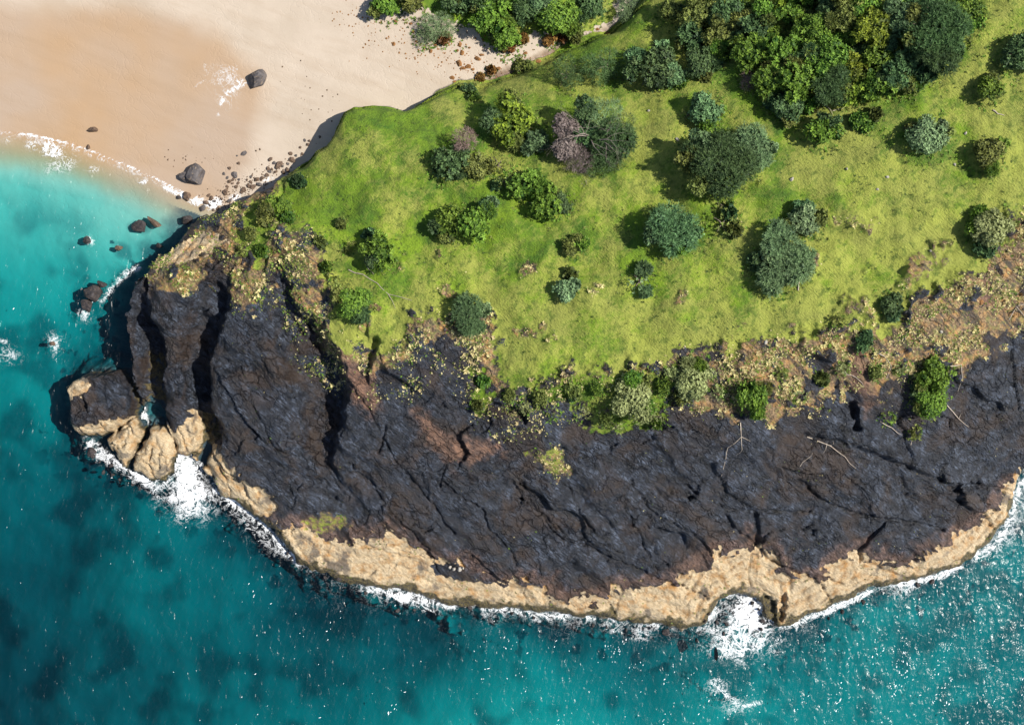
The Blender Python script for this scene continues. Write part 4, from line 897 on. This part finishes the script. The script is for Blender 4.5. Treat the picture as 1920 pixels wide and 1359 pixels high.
stuff_tufts('undergrowth', ux[pm[h_:]], uy[pm[h_:]], us[pm[h_:]], LEAF['bright'], 'green undergrowth straggling around the tree feet', 8)
bx_, by_ = scatter(9000, np.maximum(msst * onhead * sstep(1.2, 2, Z) * .35, 0), (-60, 97, -52, -10), 4.0, 503, .1, .5)
stuff_tufts('shore_plants', bx_, by_, rng.uniform(.3, 1.0, len(bx_)), LEAF['olive'], 'low olive plants dotted over the sandstone shore')

# ------------------------------------------------------------------ boulders
def boulder_mesh(seed, sub=3):
    import bmesh
    bm = bmesh.new(); bmesh.ops.create_icosphere(bm, subdivisions=sub, radius=1.0)
    r = random.Random(seed); planes = []
    for k in range(16):
        d = np.array([r.gauss(0, 1), r.gauss(0, 1), r.gauss(0, .8)]); d /= np.linalg.norm(d); planes.append((d, r.uniform(.5, .88)))
    for v in bm.verts:
        p = np.array(v.co)
        for d, c in planes:
            s = p @ d - c
            if s > 0: p = p - d * s * .92
        n = math.sin(p[0] * 5 + seed) * math.cos(p[1] * 6 - seed) * .03 + r.uniform(-.035, .035); v.co = p * (1 + n)
    me = bpy.data.meshes.new('boulder'); bm.to_mesh(me); bm.free(); flat(me); return me
BOULD = [boulder_mesh(s) for s in range(7)]; PEB = [boulder_mesh(s + 20, 2) for s in range(5)]
def boulder(u, v, ru, rv, rot, mat, label, h=None, cat='boulder', name='boulder', group=None, var=0, peb=False):
    h = (min(ru, rv) * PX * .8) if h is None else h; x, y, z = on_ground(u, v, h * .4)
    o = bpy.data.objects.new(name, (PEB if peb else BOULD)[var % (5 if peb else 7)]); COL.objects.link(o)
    if not o.data.materials: o.data.materials.append(mat)
    o.material_slots[0].link = 'OBJECT'; o.material_slots[0].material = mat
    o.location = (x, y, max(z, 0.0) + h * .18); o.scale = (ru * PX * 1.12, rv * PX * 1.12, h); o.rotation_euler = (0, 0, R(rot)); return tag(o, label, cat, group)
B = boulder
B(482,146,23,17,35,M_ROCK,'big lone dark boulder with lacy foam beside it on wet sand',1.9,var=0)
B(368,326,17,26,-30,M_ROCK,'large dark boulder on sand near the waterline, right half of a pair',2.0,var=1)
B(347,330,13,12,10,M_ROCK,'lower boulder leaning on the large dark boulder near the waterline',1.2,var=2)
B(174,243,11,6,5,M_ROCKB,'small brown rock alone on the open wet sand',.8,var=3)
B(165,276,4,5,0,M_ROCKB,'tiny rock sitting in the foam line of the beach',.6,var=4)
B(351,368,8,9,0,M_ROCKB,'round rock standing in the foam at the end of the beach',.9,var=5)
B(336,370,4,5,0,M_WETROCK,'small wet rock left of the round rock in the foam',.5,var=1)
B(292,418,17,6,-38,M_ROCKB,'long brown slab of rock awash in turquoise shallows',1.1,var=2)
B(265,426,15,13,-30,M_WETROCK,'submerged dark rock left of the long brown slab',.8,var=4)
B(169,452,8,9,20,M_WETROCK,'white-ringed rock awash in the turquoise shallows',1.0,var=3)
B(229,467,8,5,0,M_ROCKB,'brown rock tip breaking the turquoise water',.9,var=5)
B(303,463,8,6,0,M_WETROCK,'dark rock in the shade at the northern cliff foot',1.0,var=6)
B(186,552,17,20,-30,M_WETROCK,'dark jagged skerry with foam at its lower end west of the cliff',2.0,var=3)
B(178,574,11,13,20,M_WETROCK,'smaller dark rock at the lower end of the jagged skerry',1.4,var=5)
B(203,535,10,6,-35,M_WETROCK,'low wet rock joining the jagged skerry to the cliff',1.3,var=2)
B(117,645,6,5,0,M_ROCKB,'brown rock in a ring of foam out at sea',1.0,var=3)
B(190,843,10,9,20,M_WETROCK,'dark rounded rock at the outer foot of the smaller orange block',1.3,var=4)
B(1245,1178,9,7,0,M_WETROCK,'round wet rock left of the large surf patch',1.1,var=5)
B(1332,1212,4,14,-5,M_WETROCK,'narrow upright wet rock at the edge of the large surf patch',1.2,var=6)
B(350,412,12,9,20,M_WETROCK,'shaded wet rock at the north-western corner of the headland',1.5,var=0)
for k, (u, v, r) in enumerate(((844,1063,4),(850,1066,4),(862,1066,5),(868,1065,3))):
    B(u,v,r,r*.9,k*30,M_PALE,'white rounded boulder on dark rock above the sandstone shore, %s of four from the left' % ORD[k],.6,group='white boulders in a row',var=k,peb=True)
rr = random.Random(8)
SHORE = [(458,287,5,7),(447,306,4,4),(430,315,4,4),(440,328,7,6),(430,340,5,4),(422,360,7,6),(443,350,5,4),(452,360,4,4),(481,336,6,5),(491,334,5,4),(500,328,5,4),(505,322,4,3),(522,309,7,9),
 (507,298,5,4),(503,316,6,4),(513,306,4,4),(531,323,5,4),(538,318,5,5),(548,300,6,6),(544,288,4,4),(474,350,6,5),(465,348,5,4),(457,355,6,5),(485,346,6,5),(470,342,4,3),(430,376,5,4),
 (415,373,4,3),(396,372,5,5),(385,380,6,5),(380,390,8,6),(393,384,4,3),(402,378,4,3),(391,366,4,3),(420,326,4,3),(426,333,3,3),(437,336,4,3),(446,343,3,3),(470,331,3,3),(463,337,3,3),
 (577,271,4,4),(571,263,3,3),(563,276,3,3),(580,264,3,3),(599,256,3,3),(566,289,3,3),(555,292,3,3),(444,292,2,2),(487,280,2,2),(480,283,2,2),(475,351,3,3),(510,318,3,3),(516,322,4,3),(497,345,4,4),
 (440,368,3,3),(408,390,4,3),(400,393,3,3),(435,344,3,2),(425,350,3,3),(448,337,3,3),(530,312,3,3),(540,308,3,3)]
SHORE.sort()
for k, (u, v, a, b) in enumerate(SHORE):
    B(u,v,a,b,rr.uniform(0,180),M_ROCKB if k % 3 else M_ROCK,'%s rock strewn between beach and headland, %s from the left' % (('large brown' if a > 5 else 'brown' if a > 3 else 'small brown') if k % 3 else 'dark', ORD[k]),group='rocks strewn at the headland foot',var=k,peb=(a < 5))
RUSTY = [(861,118,7,11,35),(868,128,8,5,0),(878,125,8,6,-20),(887,130,5,4,0),(848,146,7,5,-35),(852,153,4,3,0),(863,83,5,7,0),(866,98,5,8,0),(858,95,4,5,0),(896,110,9,6,-30),(904,103,6,4,0),(738,82,4,6,0),
 (816,85,5,4,0),(808,96,5,7,10),(820,78,6,6,0),(790,83,4,3,0),(780,78,4,3,0),(985,100,6,4,0),(1010,115,8,5,0),
 (1120,55,7,4,0),(1140,62,8,5,0),(935,128,6,5,0),(945,95,7,5,0),(880,90,4,3,0),(725,72,3,3,0),(742,40,6,3,-30),(757,38,4,3,-30),(770,45,5,4,0),(775,60,4,4,0)]
RUSTY.sort()
for k, (u, v, a, b, ro) in enumerate(RUSTY):
    B(u,v,a*.8,b*.75,ro,M_RUSTY,'%srusty orange rock on the sand by the creek mouth, %s from the left' % ('small ' if a < 5 else '', ORD[k]),group='rusty rocks by the creek mouth',var=k,peb=(a < 6))
SURF = [(205,862),(218,870),(230,885),(243,893),(262,905),(272,912),(212,880),(196,850),(540,1036),(548,1045),(560,1056),(612,1080),(688,1108),(752,1130),(782,1132),(880,1138),(960,1147),(1000,1152),(1110,1166),
 (1135,1170),(1170,1172),(1330,1150),(1338,1160),(1350,1155),(1322,1165),(1345,1172),(1420,1140),(1425,1160),(1418,1170),(1300,1190),(1405,1125),(1715,1094),(1740,1086),(1570,1140),(1545,1152),(1610,1122),(635,1086),(646,1092)]
SURF.sort()
for k, (u, v) in enumerate(SURF):
    s = rr.uniform(3, 6); B(u,v,s,s*.8,rr.uniform(0,180),M_WETROCK,'small wet dark rock awash in the surf under the cliffs, %s from the left' % ORD[k],group='rocks awash in the surf',var=k,peb=True,h=rr.uniform(.5,.9))
STONES = [(1485,336,5),(1588,317,3),(1664,332,3),(1790,308,3),(1645,355,3),(1436,641,4),(1745,470,3),(1850,158,3),(1840,566,5),(1660,577,3),(1810,250,3),(1270,262,4),(1216,208,3),(1765,622,4)]
STONES.sort(); ko = STONES.index((1840, 566, 5))
for k, (u, v, s) in enumerate(STONES):
    B(u,v,s,s*.8,rr.uniform(0,180),M_PALE if k != ko else M_RUSTY,'small pale stone lying on the open grass, %s from the left' % ORD[k - (k > ko)] if k != ko else 'orange stone on the bare earth slope at right',.35,'stone','stone','pale stones on the grass' if k != ko else None,k,True)
# pebbles and wrack nobody could count
def pebble_field(name, xs, ys, sizes, mat, label):
    base = PEB[0]; 
    d = np.array([(math.cos(a), math.sin(a), 0) for a in np.arange(5) * 1.257] + [(0, 0, .8)]); V = []; Tq = []
    g = np.random.default_rng(4)
    for x, y, s in zip(xs, ys, sizes):
        z = ground_z(x, y); b = len(V); an = g.uniform(0, 6.28); ca, sa = math.cos(an), math.sin(an); e = g.uniform(.6, 1)
        for q in d:
            jx, jy = q[0] * g.uniform(.7, 1.2), q[1] * e * g.uniform(.7, 1.2); V.append((x + s * (jx * ca - jy * sa), y + s * (jx * sa + jy * ca), z - .02 + s * q[2]))
        for k in range(5): Tq.append((b + k, b + (k + 1) % 5, b + 5))
    me = mesh_np(name, np.array(V), np.array(Tq), None, 3); flat(me); return tag(link(name, me, mat), label, 'pebbles', kind='stuff')
n = 420; t_ = rng.uniform(0, 1, n); pu = 640 + 300 * t_ + rng.normal(0, 34, n); pv = 20 + 110 * t_ ** .9 + rng.normal(0, 26, n)
pts = [ray(u, v, 1.5) for u, v in zip(pu, pv)]; pts = [p for p in pts if ground_z(*p) < 4.0 and bil(gx, gy, onhead.astype(F), np.array([p[0]]), np.array([p[1]]))[0] < .05]
pebble_field('pebbles', [p[0] for p in pts], [p[1] for p in pts], rng.uniform(.05, .26, len(pts)), M_RUSTY, 'rusty pebbles and wrack sprinkled over the upper sand')
pu = np.concatenate([rng.normal(470, 40, 190), rng.normal(420, 20, 110), rng.uniform(300, 400, 26), rng.uniform(520, 640, 30)]); pv = np.concatenate([345 - (pu[:190] - 470) * .55 + rng.normal(0, 12, 190), rng.normal(375, 12, 110), rng.normal(300, 12, 26), rng.uniform(80, 230, 30)])
pts = [ray(u, v, .6) for u, v in zip(pu, pv)]; pts = [p for p in pts if -0.2 < ground_z(*p) < 2.5]
pebble_field('pebbles', [p[0] for p in pts], [p[1] for p in pts], rng.uniform(.06, .24, len(pts)), M_ROCKB, 'small brown stones sprinkled between the shore rocks')

# ------------------------------------------------------------------ fallen branches
def branch(paths, label, r=.10, name='fallen_branch'):
    ts = []; 
    for k, p in enumerate(paths):
        w = []
        for u, v in p:
            x, y, z = on_ground(u, v, .2); w.append((x, y, z + .12))
        d = []
        for i in range(len(w) - 1):
            for s in (0, .5): d.append(tuple(lerp(np.array(w[i]), np.array(w[i + 1]), s) + np.array([random.gauss(0, .12), random.gauss(0, .12), 0]) * (s > 0)))
        d.append(w[-1]); d = [(x, y, max(z, ground_z(x, y) + .08)) for x, y, z in d]; n = len(d); rk = r * (1 if k == 0 else .6)
        ts.append(tube(d, [rk * (1 - .65 * i / (n - 1)) for i in range(n)], 5))
    x0, y0, z0 = np.array(ts[0][0]).mean(0); V, Q = join(ts)
    return tag(link(name, mesh_np(name, V, Q), M_DEADWOOD), label, 'branch')
Z6 = lambda *p: [(1280 + x / 2.955, 450 + y / 2.955) for x, y in p]
Z3 = lambda *p: [(1280 + x / 2.955, y / 2.955) for x, y in p]
Z5 = lambda *p: [(640 + x / 2.955, 450 + y / 2.955) for x, y in p]
branch([Z6((320,1010),(325,1090),(250,1150),(240,1210),(215,1310)), Z6((325,1090),(375,1115)), Z6((325,1090),(330,1160),(300,1190))], 'pale forked fallen branch on black rock below the leaning bush')
branch([Z6((690,1090),(820,1140),(900,1200),(960,1265)), Z6((820,1140),(835,1115)), Z6((800,1135),(780,1180))], 'long pale fallen branch lying on the black slope at centre right')
branch([Z6((850,690),(890,710),(910,745),(960,760),(1005,810))], 'curved pale branch in the scrub above the black rock')
branch([Z6((1070,615),(1120,645),(1158,700),(1130,770))], 'hook-shaped pale branch right of the curved branch in the scrub')
branch([Z6((1095,1005),(1160,1040),(1225,1085))], 'short pale branch below the small green cliff shrub')
branch([Z6((1465,915),(1530,990),(1585,1035)), Z6((1530,990),(1545,960))], 'forked branch below the pointed green cliff tree')
branch([Z6((1470,700),(1545,690),(1550,760),(1525,840))], 'thin branch right of the pointed green cliff tree')
branch([Z6((1810,440),(1850,370),(1900,355)), Z6((1850,370),(1900,430))], 'star-shaped dead branch at the right edge of the bare slope')
branch([Z6((640,280),(655,200),(660,155))], 'white dead trunk leaning out of the big grey-green group', .13)
branch([Z6((1265,1135),(1285,1090),(1270,1060))], 'thin pale branch beside the small olive cliff shrub', .07)
branch([Z3((735,500),(760,560),(800,590),(832,635)), Z3((832,615),(890,600),(918,560))], 'pale forked dead branch at the lower edge of the wood', .12)
branch([Z3((1720,610),(1745,630),(1785,640))], 'short pale branch on the grass near the right edge', .12)
branch([Z5((40,165),(120,190),(200,240),(260,300),(390,335)), Z5((260,300),(300,380))], 'long thin branch beside the bright tree on the western brink', .09)
branch([Z5((130,100),(150,160),(180,190))], 'short branch under the brink tree with black shade', .08)
branch([Z6((650,1255),(700,1205),(720,1180))], 'thin pale twig on the black slope left of the long branch', .06)
print('trees', tree_n, 'tussocks', len(px_), 'flecks', len(Q))
